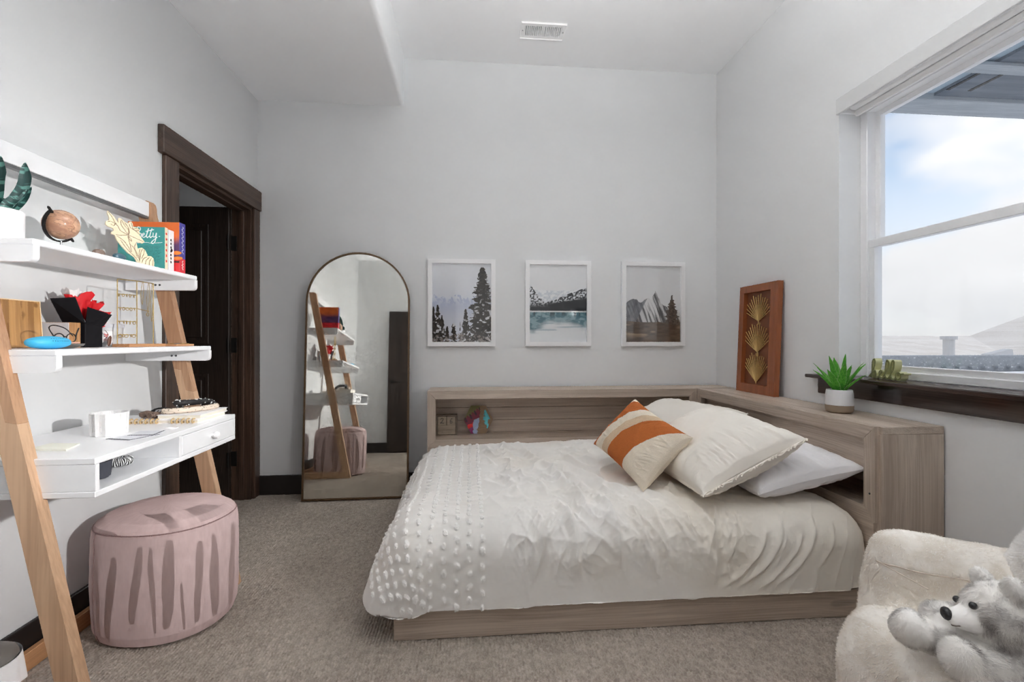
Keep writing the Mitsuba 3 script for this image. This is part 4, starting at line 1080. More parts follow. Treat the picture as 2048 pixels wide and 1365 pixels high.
# ------------------------------------------------------------------ things on the upper shelf
ZU, ZL, ZD = 1.3655, 1.0605, 0.7605
prin('pot_white', (238, 238, 240), 0.3)
def snake_c(p, n, uv):
    w = noise(uv[1] * 34 + 1.2 * noise(uv[0] * 3.0, uv[1] * 10), uv[0] * 1.5)
    return mix(s2l(28, 60, 58), s2l(88, 136, 128), smoothstep(0.40, 0.66, w))
prin('snake_leaf', proc(snake_c), 0.4)
prin('soil', (60, 48, 40), 0.95)
pp = thing('snake_plant', 'dark green snake plant in a round white pot on the top shelf', 'plant')
px_, py_ = -1.335, 1.470
add('pot', lathe([(0, 0), (0.052, 0), (0.055, 0.004), (0.056, 0.088), (0.053, 0.091), (0.050, 0.088), (0.050, 0.012), (0, 0.012)], 40, (px_, py_, ZU)), 'pot_white', pp, smooth=40)
add('soil', trimesh.creation.cylinder(0.050, 0.02, sections=30, transform=shift(px_, py_, ZU + 0.068)), 'soil', pp)
def blade(base, pts, w, cup=0.25, n=26, twist=0.0, mw=0.35):
    P = smooth_path([base] + pts, 10); t = np.linspace(0, 1, len(P))
    tang = np.gradient(P, axis=0); tang /= np.linalg.norm(tang, axis=1, keepdims=True)
    side = np.cross(tang, np.array([0.6, -0.75, 0.2])); side /= np.linalg.norm(side, axis=1, keepdims=True)
    nn_ = np.cross(side, tang)
    ww = w * (0.45 + 0.55 * np.sin(np.clip(t / mw, 0, 1) * np.pi / 2)) * np.clip((1 - t) / 0.35, 0, 1) ** 0.6
    s = np.linspace(-1, 1, 9)
    ang = twist * t
    ca, sa = np.cos(ang)[:, None], np.sin(ang)[:, None]
    sd = side * ca + nn_ * sa; no = nn_ * ca - side * sa
    V = P[:, None] + sd[:, None] * (ww[:, None] * s[None])[..., None] + no[:, None] * (cup * ww[:, None] * (s[None] ** 2))[..., None]
    V2 = V - no[:, None] * (0.0016 * (1 - s[None] ** 2))[..., None]
    k, m_ = V.shape[:2]
    i = np.arange(k * m_).reshape(k, m_)
    a, b, c, d = i[:-1, :-1].ravel(), i[1:, :-1].ravel(), i[1:, 1:].ravel(), i[:-1, 1:].ravel()
    f = np.vstack([np.stack([a, b, c], 1), np.stack([a, c, d], 1)])
    uv = np.stack([np.broadcast_to((s + 1) / 2, (k, m_)).ravel(), np.repeat(t, m_)], 1)
    return tm(np.vstack([V.reshape(-1, 3), V2.reshape(-1, 3)]), np.vstack([f, f[:, ::-1] + k * m_])), np.vstack([uv, uv])
bz = ZU + 0.075
for off, pts, w in (((0.012, 0.006, 0), [(0.012, 0.030, 0.040), (0.010, 0.062, 0.085), (0.002, 0.085, 0.125), (-0.004, 0.092, 0.160), (-0.002, 0.088, 0.182)], 0.0150),
                    ((0.0, -0.012, 0), [(0.002, -0.014, 0.05), (0.0, -0.006, 0.095), (-0.002, 0.006, 0.135), (-0.002, 0.012, 0.172)], 0.024),
                    ((0.018, 0.014, 0), [(0.022, 0.030, 0.028), (0.026, 0.046, 0.052), (0.024, 0.064, 0.080), (0.022, 0.080, 0.106)], 0.011),
                    ((0.026, -0.006, 0), [(0.034, -0.008, 0.025), (0.040, 0.006, 0.045), (0.040, 0.018, 0.055)], 0.013),
                    ((0.005, -0.03, 0), [(0.0, -0.04, 0.05), (0.0, -0.05, 0.10), (0.0, -0.05, 0.14)], 0.020),
                    ((-0.02, 0.012, 0), [(-0.022, 0.024, 0.03), (-0.026, 0.036, 0.05), (-0.026, 0.048, 0.062)], 0.013)):
    b0 = np.array([px_, py_, bz]) + off
    m, uv = blade(b0, [np.array([px_, py_, bz]) + q for q in np.array(pts)], w, 0.5, twist=0.5)
    add('leaf', m, 'snake_leaf', pp, smooth=True, uv=uv)

gb = thing('globe', 'peach brown marbled globe on a dark stand on the top shelf', 'globe')
gc = np.array([-1.312, 1.652, 1.458]); gr = 0.0465
def globe_c(p, n, uv):
    d = (p - mi.Point3f(*map(float, gc))) / gr
    a = fbm(d[0] * 2.2 + 5, d[1] * 2.2, d[2] * 2.2, 5); b = fbm(d[0] * 6 + 1, d[1] * 6, d[2] * 6, 3)
    vein = smoothstep(0.06, 0.0, dr.abs(a - 0.5)) * 0.5
    c = mix(s2l(208, 164, 134), s2l(176, 128, 102), smoothstep(0.30, 0.75, a))
    return mix(c, s2l(120, 84, 66), dr.clip(vein * b * 1.6, 0, 1))
prin('globe_marble', proc(globe_c), 0.12, clearcoat=0.6)
add('ball', move(trimesh.creation.icosphere(subdivisions=4, radius=gr), shift(*gc)), 'globe_marble', gb, smooth=True)
axd = np.array([0.05, -0.76, 0.65]); axd /= np.linalg.norm(axd)
dn = np.array([-0.25, -0.40, -0.88]); dn -= axd * (dn @ axd); dn /= np.linalg.norm(dn)
arc = np.array([gc + 0.054 * (axd * math.cos(t) + dn * math.sin(t)) for t in np.linspace(0, math.pi, 33)])
wd = np.cross(axd, dn)
sec = [(-0.002, -0.005), (0.002, -0.005), (0.002, 0.005), (-0.002, 0.005)]
V, F = [], []
for i, p in enumerate(arc):
    rad = (p - gc) / np.linalg.norm(p - gc)
    V += [p + rad * a + wd * b for a, b in sec]
for i in range(len(arc) - 1):
    for c in range(4):
        d = (c + 1) % 4; F += [[4 * i + c, 4 * i + d, 4 * i + 4 + d], [4 * i + c, 4 * i + 4 + d, 4 * i + 4 + c]]
F += [[0, 1, 2], [0, 2, 3], [4 * 32, 4 * 32 + 2, 4 * 32 + 1], [4 * 32, 4 * 32 + 3, 4 * 32 + 2]]
arm = tm(V, F); arm.fix_normals()
add('meridian_arm', arm, 'black_metal', gb, smooth=40)
for s_ in (1, -1):
    add('pole_pin', tube([gc + axd * s_ * (gr - 0.004), gc + axd * s_ * 0.066, gc + axd * s_ * 0.069], [0.0042, 0.0038, 0.002], 10), 'black_metal', gb, smooth=40)
lowp = gc + 0.054 * np.array([dn[0] * 0.8, dn[1] * 0.2, -0.97])
lowp = gc + np.array([0.0, 0.0, -0.0535])
add('stem', tube([(gc[0], gc[1], ZU + 0.004), (gc[0], gc[1], gc[2] - 0.052)], 0.003, 10), 'chrome', gb)
add('base', lathe([(0, 0), (0.032, 0), (0.033, 0.003), (0.006, 0.007), (0, 0.007)], 32, (gc[0], gc[1], ZU)), 'black_metal', gb, smooth=40)

def stone(name, label, c, r, mat, seed):
    s = trimesh.creation.icosphere(subdivisions=3); v = s.vertices * (1 + 0.35 * (meshkit.fbm(s.vertices * 1.6 + 9, 3, seed) - 0.5))[:, None] * np.array(r)
    add(name, move(tm(v, s.faces), shift(c[0], c[1], c[2] - v[:, 2].min())), mat, None, smooth=True, label=label, cat='stone')
prin('stone_brown', (126, 108, 98), 0.6); prin('stone_teal', (58, 92, 106), 0.35)
stone('pebble', 'small brown pebble lying on the top shelf beside the globe', (-1.255, 1.730, ZU), (0.014, 0.022, 0.014), 'stone_brown', 3)
stone('blue_stone', 'teal blue stone lying on the top shelf before the wooden flower', (-1.235, 1.795, ZU), (0.014, 0.026, 0.014), 'stone_teal', 5)

# wooden flower cut-out: outline in its own plane
fl = thing('wooden_flower', 'pale wooden flower cut-out with burnt lines leaning on the wall on the top shelf', 'ornament')
FO = np.array([(415, 140), (445, 165), (500, 215), (530, 270), (552, 300), (553, 235), (565, 215), (590, 215), (640, 255), (690, 275), (715, 240), (745, 235), (765, 270), (765, 312), (820, 310), (860, 330), (850, 365), (865, 390), (850, 420), (870, 455), (920, 515), (890, 550), (840, 545), (790, 545), (800, 600), (805, 650), (870, 620), (915, 650), (945, 720), (945, 745), (1000, 735), (1040, 770), (1045, 840), (1030, 925), (930, 900), (850, 880), (775, 865), (750, 800), (650, 740), (560, 640), (510, 570), (490, 500), (440, 490), (440, 465), (480, 430), (470, 400), (400, 385), (370, 360), (380, 310), (420, 290), (430, 240), (408, 180)], float)
FL = [[(420, 160), (470, 230), (500, 300), (530, 320)], [(600, 240), (640, 320), (690, 380), (680, 450)], [(590, 250), (590, 320), (640, 400), (680, 450)], [(640, 270), (690, 340), (700, 420), (680, 460)],
      [(735, 245), (750, 300), (755, 350)], [(755, 350), (800, 330), (850, 330)], [(755, 350), (810, 380), (850, 415)], [(755, 350), (720, 330), (710, 280)], [(680, 460), (760, 480), (900, 520)], [(680, 470), (720, 520), (720, 550), (690, 520), (680, 470)],
      [(500, 490), (560, 490), (640, 470), (680, 460)], [(510, 505), (600, 560), (660, 640), (700, 720)], [(670, 480), (690, 580), (710, 720)], [(560, 560), (640, 680), (760, 800), (800, 860)], [(790, 560), (760, 640), (800, 760), (820, 860)],
      [(880, 640), (850, 700), (830, 790), (815, 850)], [(905, 650), (890, 720), (850, 800)], [(840, 650), (820, 720), (820, 800)], [(940, 760), (880, 800), (850, 870)], [(975, 760), (920, 820), (900, 890)], [(1005, 770), (970, 830), (960, 905)], [(1030, 790), (1020, 850), (1010, 915)],
      [(400, 320), (440, 300), (500, 320), (480, 360), (440, 340)], [(500, 320), (540, 350), (560, 400), (600, 430), (670, 455)], [(850, 350), (800, 365), (760, 352)], [(690, 600), (740, 640), (770, 720), (790, 800)]]
def flower_xy(P):
    P = np.asarray(P, float)
    return np.stack([(P[:, 0] - 900) / 7.18 * 0.00164, (900 - P[:, 1]) / 7.18 * 0.00176], 1)
fp = Polygon(flower_xy(FO)).buffer(0)
e1 = np.array([0.46, 0.885, -0.02]); up_ = np.array([-0.18, 0.02, 0.98])
FM = frame((-1.238, 1.935, ZU + 0.004), e1, up_)
def ply_wood_c(p, n, uv):
    return mix(s2l(222, 205, 172), s2l(236, 222, 192), fbm(p[0] * 30, p[1] * 30, p[2] * 160, 3))
prin('ply_wood', proc(ply_wood_c), 0.6); prin('burnt_line', (112, 84, 56), 0.8)
minz = min((FM @ np.array([x, y, 0, 1]))[2] for x, y in fp.exterior.coords)
FM[2, 3] += ZU + 0.0005 - minz
add('panel', move(extrude(fp, 0.005), FM @ shift(0, 0, -0.005)), 'ply_wood', fl)
for L in FL:
    q = smooth_path(np.hstack([flower_xy(L), np.full((len(L), 1), 0.0001)]), 5)
    add('engraved_line', move(tube(q, 0.0009, 4), FM), 'burnt_line', fl)

# books on the upper shelf
def book(name, label, x0, x1, y0, y1, z1, cover, spine, group='books on the top shelf', z0=ZU):
    b = thing(name, label, 'book', group)
    t = 0.0022
    add('cover', cat_([box(x0, x1, y0, y0 + t, z0, z1, .0006), box(x0, x1, y1 - t, y1, z0, z1, .0006)]), cover, b)
    add('spine', box(x1 - t, x1 + .0004, y0 + .0001, y1 - .0001, z0, z1, .0006), spine, b)
    add('pages', box(x0 + 0.003, x1 - t, y0 + t, y1 - t, z0 + 0.003, z1 - 0.004), 'paper', b)
    return b
prin('paper', (236, 230, 216), 0.8)
prin('book_teal', (64, 150, 146), 0.5); prin('book_cream', (232, 214, 184), 0.6); prin('book_white', (238, 238, 240), 0.45)
def sunset_c(p, n, uv):
    z = p[2] - ZU
    w = 0.012 * noise(p[0] * 60, p[1] * 60)
    c = mix(s2l(226, 110, 46), s2l(86, 52, 96), smoothstep(0.165, 0.115, z + w))
    return mix(c, s2l(206, 36, 44), smoothstep(0.062, 0.056, z))
prin('book_sunset', proc(sunset_c), 0.4)
prin('book_violet', proc(lambda p, n, uv: mix(s2l(64, 56, 140), s2l(206, 40, 52), smoothstep(0.062, 0.058, p[2] - ZU))), 0.4)
prin('ink_white', (245, 245, 245), 0.5); prin('ink_black', (28, 26, 26), 0.6); prin('ink_red', (200, 50, 50), 0.6); prin('ink_orange', (236, 134, 58), 0.6); prin('ink_green', (38, 92, 92), 0.6)
b1 = book('book', 'teal cookbook with white script on its cover, nearest on the top shelf', -1.400, -1.222, 2.026, 2.043, 1.540, 'book_teal', 'book_cream')
def on_y(m, x, y, z):       # lettering that faces the room's near end (-y)
    return move(m, frame((x, y, z), (1, 0, 0), (0, 0, 1)))
def script(paths, r, h=0.0006, simp=None):
    g_ = unary_union([LineString(smooth_path(np.array(p, float), 8)).buffer(r, 6) for p in paths])
    return extrude(g_, h)
BETTY = [[(0, 0), (0.3, 3.4), (0.9, 3.6), (1.2, 2.9), (0.5, 2.0), (1.4, 1.5), (1.2, 0.3), (0.1, 0.0)], [(1.6, 0.8), (2.3, 1.3), (2.2, 1.7), (1.8, 1.4), (1.8, 0.5), (2.5, 0.5), (3.0, 1.2)], [(3.6, 3.2), (3.0, 1.0), (3.2, 0.3), (3.8, 0.8)], [(4.6, 3.2), (4.0, 1.0), (4.2, 0.3), (4.8, 0.8)], [(2.8, 2.3), (5.2, 2.9)],
         [(5.0, 1.8), (5.0, 0.7), (5.5, 0.6), (6.0, 1.8)], [(6.0, 1.8), (5.6, -0.8), (4.8, -1.6), (4.6, -1.0), (6.2, 0.5)], [(6.8, 0.7), (6.95, 0.75)]]
s_ = 0.0125
add('title_lettering', on_y(script([[(x * s_, y * s_) for x, y in p] for p in BETTY], 0.0016), -1.329, 2.0259, 1.493), 'ink_white', b1)
add('title_underline', on_y(script([[(-0.01, 0.0), (0.03, 0.003), (0.05, 0.001), (0.09, 0.004)]], 0.0010), -1.322, 2.0259, 1.474), 'ink_white', b1)
add('small_print', on_y(cat_([box(-0.085, -0.006 - 0.012 * ((i * 37) % 5) / 5, -i * 0.0048, -i * 0.0048 + 0.0009, 0, 0.0004) for i in range(15)]), -1.230, 2.0259, 1.462), 'ink_green', b1)
add('spine_print', cat_([box(-1.2216, -1.2212, 2.030, 2.038, 1.40 + i * 0.022, 1.409 + i * 0.022) for i in range(6)]), 'ink_red', b1)
b2_ = book('book', 'white book standing between the teal and the orange one', -1.390, -1.219, 2.046, 2.079, 1.535, 'book_white', 'book_white')
add('spine_print', cat_([box(-1.2186, -1.2182, 2.055, 2.062, 1.40 + i * 0.015, 1.409 + i * 0.015) for i in range(7)] + [move(box(-.0002, .0002, -.008, .004, -.006, .006), shift(-1.2184, 2.064, 1.455) @ rot([1, 0, 0], 45))]), 'ink_black', b2_)
b3 = book('book', 'tall orange and violet book standing last in the row on the top shelf', -1.400, -1.200, 2.083, 2.124, 1.574, 'book_sunset', 'book_violet')
tx = meshkit.text_mesh('AT THE END', 0.016, 0.0005); tx.apply_translation(-tx.bounds.mean(0) * [1, 1, 0])
MS = np.eye(4); MS[:3, 0], MS[:3, 1], MS[:3, 2], MS[:3, 3] = (0, 0, -1), (0, 1, 0), (1, 0, 0), (-1.1994, 2.104, 1.497)
squig = cat_([tube(smooth_path([(-1.1994, 2.104 + 0.006 * math.sin(i * 2.1), 1.56 - i * 0.006) for i in range(20)], 3), 0.0010, 5)])
add('spine_print', squig, 'ink_white', b3)
add('spine_print', tube(smooth_path([(-1.1994, 2.104 + 0.006 * math.sin(i * 2.6 + 1), 1.418 - i * 0.005) for i in range(9)], 3), 0.0010, 5), 'ink_white', b3)
add('cover_art', on_y(cat_([extrude(affinity.scale(Point(0, 0).buffer(0.016), 1.3, 0.5), .0006), move(extrude(affinity.scale(Point(0, 0).buffer(0.016), 1.2, 0.45), .0006), shift(0.006, -0.022, 0))]), -1.212, 2.0829, 1.447), 'ink_orange', b3)
add('cover_art', on_y(extrude(sbox(-0.02, -0.003, 0.012, 0.003), .0006), -1.212, 2.0829, 1.410), 'ink_black', b3)

# ------------------------------------------------------------------ things on the lower shelf
def acacia_c(p, n, uv):
    st = dr.floor((p[1] + 0.012 * noise(p[2] * 9, 3.0)) / 0.021)
    r_ = cell_rand(st, 3, 1)
    g_ = fbm(p[2] * 8 + st * 3, p[1] * 190, p[0] * 40, 3)
    c = mix(s2l(122, 80, 42), s2l(204, 156, 100), dr.clip(0.55 * r_ + 0.55 * g_, 0, 1))
    k = noise(p[2] * 30 + st, p[1] * 60, 2.0)
    return mix(c, s2l(104, 62, 30), smoothstep(0.8, 0.95, k) * 0.6)
prin('acacia', proc(acacia_c), 0.4); prin('maple_edge', (232, 206, 168), 0.5)
cb = thing('wooden_board', 'brown striped wooden board standing against the wall on the lower shelf', 'board')
bm = box(-0.009, 0.009, -0.115, 0.078, 0, 0.150, .0015)
CM = shift(-1.412, 1.620, ZL + 0.0008) @ rot([0, 1, 0], -4)
add('slab', move(bm, CM), 'acacia', cb)
add('edge_band', move(cat_([box(-0.0093, 0.0095, 0.0765, 0.080, 0, 0.152, .0006), box(-0.0093, 0.0095, -0.115, 0.080, 0.1488, 0.152, .0006)]), CM), 'maple_edge', cb)

prin('speaker_blue', (62, 176, 220), 0.45); prin('speaker_dark', (26, 92, 128), 0.6)
sp = thing('blue_speaker', 'light blue oval gadget with small holes at the near end of the lower shelf', 'speaker')
s = trimesh.creation.icosphere(subdivisions=4); v = s.vertices
v = np.sign(v) * np.abs(v) ** np.array([1, 1, 0.85]) * np.array([0.034, 0.060, 0.0185])
SM = shift(-1.205, 1.475, ZL + 0.0185) @ rot([0, 0, 1], -6)
add('body', move(tm(v, s.faces), SM), 'speaker_blue', sp, smooth=True)
holes = []
for i in range(9):
    for j in range(2):
        y = -0.018 + i * 0.0062; z = 0.0075 + (j - .5) * 0.006
        x = 0.034 * math.sqrt(max(0, 1 - (y / 0.060) ** 2 - (z / 0.0185) ** 2))
        holes.append(move(trimesh.creation.icosphere(subdivisions=1, radius=0.0014), shift(x * 1.0, y, z)))
add('holes', move(cat_(holes), SM), 'speaker_dark', sp)

prin('pewter', (150, 146, 142), 0.3, metallic=0.8); prin('grey_card', (196, 198, 204), 0.6); prin('box_wood', wood((150, 104, 64), (192, 146, 100), 2), 0.5)
td = thing('pewter_dish', 'round grey metal dish on the lower shelf beside the blue gadget', 'dish')
add('plate', lathe([(0, 0.004), (0.030, 0.004), (0.052, 0.010), (0.056, 0.014), (0.057, 0.013), (0.053, 0.007), (0.03, 0), (0, 0)], 40, (-1.255, 1.578, ZL + .0003)), 'pewter', td, smooth=40)
hbx = thing('grey_box', 'small wooden box with a grey face standing on the lower shelf beside the board', 'box')
add('box', box(-1.42, -1.335, 1.712, 1.760, ZL, ZL + 0.085, .001), 'box_wood', hbx)
add('face', box(-1.4195, -1.3355, 1.7105, 1.7125, ZL + .001, ZL + 0.084), 'grey_card', hbx)
gl_ = thing('eyeglasses', 'black eyeglasses resting on the round metal dish', 'glasses')
def arcp(c, rx, rz, a0, a1, n=20, dx=0.0): return [(c[0] + dx * t, c[1] + rx * math.cos(t), c[2] + rz * math.sin(t)) for t in np.linspace(a0, a1, n)]
g0 = np.array([-1.255, 1.580, ZL + 0.026])
add('rim', cat_([tube(arcp(g0 + [0.012, -0.022, 0.006], 0.018, 0.0135, 0, 2 * math.pi, 24), 0.0016, 6), tube(arcp(g0 + [0.012, 0.022, 0.006], 0.018, 0.0135, 0, 2 * math.pi, 24), 0.0016, 6), tube([g0 + [0.013, -0.005, 0.010], g0 + [0.013, 0.005, 0.010]], 0.0015, 6)]), 'black_plastic', gl_, smooth=True)
add('temple', tube(smooth_path([g0 + [0.012, -0.040, 0.010], g0 + [-0.01, -0.03, 0.036], g0 + [-0.02, 0.0, 0.045], g0 + [-0.012, 0.03, 0.036], g0 + [0.0, 0.045, 0.012]], 8), 0.0016, 6), 'black_plastic', gl_, smooth=True)
add('temple', tube(smooth_path([g0 + [0.012, 0.040, 0.010], g0 + [0.006, 0.050, 0.020], g0 + [0.004, 0.062, 0.038]], 8), 0.0018, 6), 'black_plastic', gl_, smooth=True)
prin('pink_plastic', (222, 176, 158), 0.5)
cm = thing('hair_comb', 'pinkish hair comb lying on the round metal dish', 'comb')
add('comb', cat_([box(-1.232, -1.226, 1.545, 1.615, ZL + 0.0152, ZL + 0.0192, .001)] + [box(-1.243, -1.232, 1.547 + i * 0.004, 1.549 + i * 0.004, ZL + 0.0155, ZL + 0.0180) for i in range(17)]), 'pink_plastic', cm)

# black paper bouquet sleeve with red paper
prin('black_paper', (10, 9, 14), 0.7, specular=0.2); prin('red_paper', (206, 26, 34), 0.6); prin('white_paper', (240, 238, 238), 0.6)
bq = thing('gift_bag', 'black folded paper bag with red tissue paper sticking out on the lower shelf', 'bag')
def sheet(P, t=0.0015):
    P = np.array(P, float); n_ = np.cross(P[1] - P[0], P[2] - P[0]); n_ /= np.linalg.norm(n_)
    return trimesh.Trimesh(np.vstack([P + n_ * t / 2, P - n_ * t / 2])).convex_hull
bx_, by_ = -1.362, 1.812
add('sleeve', box(bx_ - 0.035, bx_ + 0.035, by_ - 0.043, by_ + 0.035, ZL, ZL + 0.085, .002), 'black_paper', bq)
F_ = [[(bx_ + .036, by_ - .044, ZL + .083), (bx_ + .036, by_ + .036, ZL + .075), (bx_ + .052, by_ + .055, ZL + .118), (bx_ + .046, by_ - .048, ZL + .140)],
      [(bx_ + .036, by_ - .044, ZL + .083), (bx_ - .036, by_ - .044, ZL + .083), (bx_ - .040, by_ - .090, ZL + .165), (bx_ + .020, by_ - .066, ZL + .172)],
      [(bx_ - .036, by_ - .044, ZL + .083), (bx_ - .036, by_ + .036, ZL + .083), (bx_ - .05, by_ + .05, ZL + .15), (bx_ - .05, by_ - .05, ZL + .17)]]
for P in F_: add('flap', sheet(P), 'black_paper', bq)
rng = np.random.default_rng(12)
def crumple(c, rx, rz, seed, mat, n=9):
    def f(u, v):
        t = u * 2 * np.pi; k = 0.25 + 0.75 * v
        w = 1 + 0.35 * np.sin(3 * t + seed) * v + 0.30 * (N3(np.cos(t), np.sin(t), v, 2.2, seed) - .5)
        return np.stack([c[0] + rx * k * w * np.cos(t), c[1] + rx * k * w * np.sin(t), c[2] + rz * v * (0.8 + 0.5 * N3(np.cos(t), np.sin(t), 3, 2.6, seed + 1))], -1)
    return grid(f, 22, n)[0]
for c, rx, rz, sd in (((bx_, by_ - 0.030, ZL + .105), .034, .075, 1), ((bx_ + .006, by_ + 0.012, ZL + .092), .036, .062, 2), ((bx_ + .02, by_ + .052, ZL + .080), .032, .045, 3), ((bx_ + 0.012, by_ - .006, ZL + .100), .024, .062, 4)):
    add('tissue', crumple(c, rx, rz, sd, 'red_paper'), 'red_paper', bq)
for c, rx, rz, sd in (((bx_ - .008, by_ - 0.036, ZL + .115), .030, .078, 5), ((bx_ - .012, by_ + 0.020, ZL + .10), .026, .06, 6)):
    add('tissue', crumple(c, rx, rz, sd, 'white_paper'), 'white_paper', bq, label='white tissue paper')
add('flap', sheet([(bx_ + .03, by_ + .036, ZL + .070), (bx_ - .03, by_ + .036, ZL + .078), (bx_ - .03, by_ + .062, ZL + .092), (bx_ + .03, by_ + .058, ZL + .078)]), 'red_paper', bq, label='red flap')
wc = thing('white_card', 'small white card with a brown tag leaning beside the black bag', 'card')
add('card', box(-1.428, -1.425, 1.862, 1.918, ZL, ZL + 0.070), 'white_paper', wc)
prin('leather', (92, 60, 46), 0.5)
s = trimesh.creation.icosphere(subdivisions=2); add('tag', move(tm(s.vertices * [0.004, 0.008, 0.020], s.faces), shift(-1.312, 1.858, ZL + 0.022) @ rot([1, 0, 0], -14)), 'leather', wc, smooth=True)
add('cord', tube(smooth_path([(-1.312, 1.853, ZL + .040), (-1.314, 1.850, ZL + .052), (-1.322, 1.8485, ZL + .062)], 5), 0.0008, 5), 'leather', wc)
cd = thing('candle_jar', 'frosted white candle jar with a small printed label on the lower shelf', 'candle')
cc = np.array([-1.362, 1.912])
scene['frost'] = {'type': 'twosided', 'bsdf': {'type': 'roughplastic', 'diffuse_reflectance': rgb(206, 208, 210), 'alpha': 0.15}}
add('jar', lathe([(0, 0), (0.043, 0), (0.046, 0.004), (0.052, 0.076), (0.053, 0.085), (0.050, 0.085), (0.047, 0.070), (0, 0.068)], 48, (cc[0], cc[1], ZL)), 'frost', cd, smooth=40)
add('lip', lathe([(0.0535, 0.071), (0.0542, 0.073), (0.0545, 0.083), (0.0535, 0.0855)], 48, (cc[0], cc[1], ZL)), 'grey_card', cd, smooth=40)
a_ = np.linspace(-1.35, -0.55, 13)
lab = lambda z0, z1, rr, aa_: tm(np.vstack([np.stack([cc[0] + rr * np.cos(aa_), cc[1] + rr * np.sin(aa_), 0 * aa_ + z], 1) for z in (z0, z1)]), [[i, i + 1, i + 1 + len(aa_)] for i in range(len(aa_) - 1)] + [[i, i + 1 + len(aa_), i + len(aa_)] for i in range(len(aa_) - 1)])
add('label', lab(ZL + 0.016, ZL + 0.058, 0.0512, a_), 'white_paper', cd, smooth=True)
dots = [move(trimesh.creation.icosphere(subdivisions=1, radius=0.0022), shift(cc[0] + 0.0512 * math.cos(t), cc[1] + 0.0512 * math.sin(t), ZL + z)) for t, z in ((-.95, .045), (-.90, .041), (-1.0, .040), (-.93, .036), (-.86, .046), (-1.03, .047))]
add('label_print', cat_(dots), 'ink_red', cd)
add('label_print', cat_([lab(ZL + z, ZL + z + 0.0012, 0.0515, np.linspace(a0, a1, 6)) for z, a0, a1 in ((.029, -1.1, -.8), (.024, -1.12, -.78))]), 'ink_red', cd)

# jewelry stand
js = thing('jewelry_stand', 'gold wire jewelry stand on a wooden base on the lower shelf', 'jewelry stand')
jA, jB, jC, jD = np.array([-1.292, 1.868]), np.array([-1.262, 1.925]), np.array([-1.256, 2.010]), np.array([-1.262, 2.060])
jb = Polygon([(-1.305, 1.862), (-1.240, 1.852), (-1.222, 2.030), (-1.290, 2.040)])
m = extrude(jb, 0.011); m.apply_translation((0, 0, ZL)); add('base', m, 'beech_y', js)
zt = ZL + 0.250
for P in (jA, jB, jC):
    add('post', tube([(P[0], P[1], ZL + 0.010), (P[0], P[1], zt)], 0.0017, 8), 'gold_wire', js, smooth=True)
for z in (zt, zt - 0.055, zt - 0.105, zt - 0.155, zt - 0.205):
    add('rung', tube([(jA[0], jA[1], z), (jB[0], jB[1], z)], 0.0016, 6), 'gold_wire', js, smooth=True)
add('top_bar', tube([(jB[0], jB[1], zt), (jC[0], jC[1], zt)], 0.0017, 6), 'gold_wire', js, smooth=True)
add('bar', tube([(jB[0], jB[1], zt - 0.105), (jC[0] - .003, jC[1] - .02, zt - 0.112)], 0.0014, 6), 'gold_wire', js, smooth=True)
def hang(name, label, cat, mesh, group, mat='gold_wire'):
    add(name, mesh, mat, None, smooth=True, label=label, cat=cat, group=group)
rng = np.random.default_rng(3)
k_ = 0
for z, rung_ in ((zt - 0.055, 'second'), (zt - 0.105, 'third'), (zt - 0.155, 'fourth'), (zt - 0.205, 'lowest')):
    for i in range(5):
        t = (i + 0.6 + rng.uniform(-.2, .2)) / 5.4
        p = jA * (1 - t) + jB * t
        rr = rng.uniform(0.0045, 0.0062)
        cz_ = z - rr + 0.0018
        M_ = shift(p[0], p[1], cz_) @ rot([0, 0, 1], rng.uniform(0, 180))
        ring = tube([(rr * math.cos(a), 0, rr * math.sin(a)) for a in np.linspace(0, 2 * np.pi, 17)[:-1]], 0.0012, 5, closed=True)
        hang('earring', f'small gold hoop earring hanging on the {rung_} rung of the gold jewelry stand', 'earring', move(ring, M_), f'earrings on the {rung_} rung of the jewelry stand')
for (P, z0, ln, lab_, q) in ((jB * .35 + jC * .65, zt - .002, 0.115, 'thin gold necklace with a round pendant hanging from the jewelry stand', 1), (jB * .70 + jC * .30, zt - .002, 0.085, 'shorter gold chain hanging beside the pendant necklace', 0), (jB * .12 + jC * .88, zt - .002, 0.15, 'long gold chain hanging by the far post of the jewelry stand', 0)):
    nk = thing('necklace', lab_, 'necklace')
    x, y = P
    add('chain', tube(smooth_path([(x, y - .007, z0 - ln * .55), (x + .003, y - .004, z0 - ln * .1), (x + .003, y, z0 + 0.002), (x + .003, y + .004, z0 - ln * .1), (x, y + .008, z0 - ln * .55), (x, y + .001, z0 - ln), (x, y - .007, z0 - ln * .55)], 6), 0.0008, 5), 'gold_wire', nk, smooth=True)
    if q: add('pendant', tube([(x, y + .007 * math.cos(a), z0 - ln - .007 + .007 * math.sin(a)) for a in np.linspace(0, 2 * np.pi, 17)[:-1]], 0.0013, 5, closed=True), 'gold_wire', nk, smooth=True)
jt = thing('jewelry_tray', 'flat wooden tray of small rings beside the gold jewelry stand', 'tray')
add('tray', box(-1.262, -1.190, 2.050, 2.172, ZL, ZL + 0.009, .002), 'beech_y', jt)
for i in range(9):
    a = rng.uniform(0, 3)
    hang('ring', 'small gold ring lying on the wooden tray at the far end of the lower shelf' if i % 3 else 'small silver ring lying on the wooden tray at the far end of the lower shelf', 'ring', move(tube([(0.006 * math.cos(t), 0.006 * math.sin(t), 0) for t in np.linspace(0, 2 * np.pi, 15)[:-1]], 0.0014, 5, closed=True), shift(-1.20 - 0.045 * ((i * 7) % 9) / 9, 2.062 + 0.0118 * i, ZL + 0.0105)), 'gold rings on the wooden tray' if i % 3 else 'silver rings on the wooden tray', 'gold_wire' if i % 3 else 'chrome')

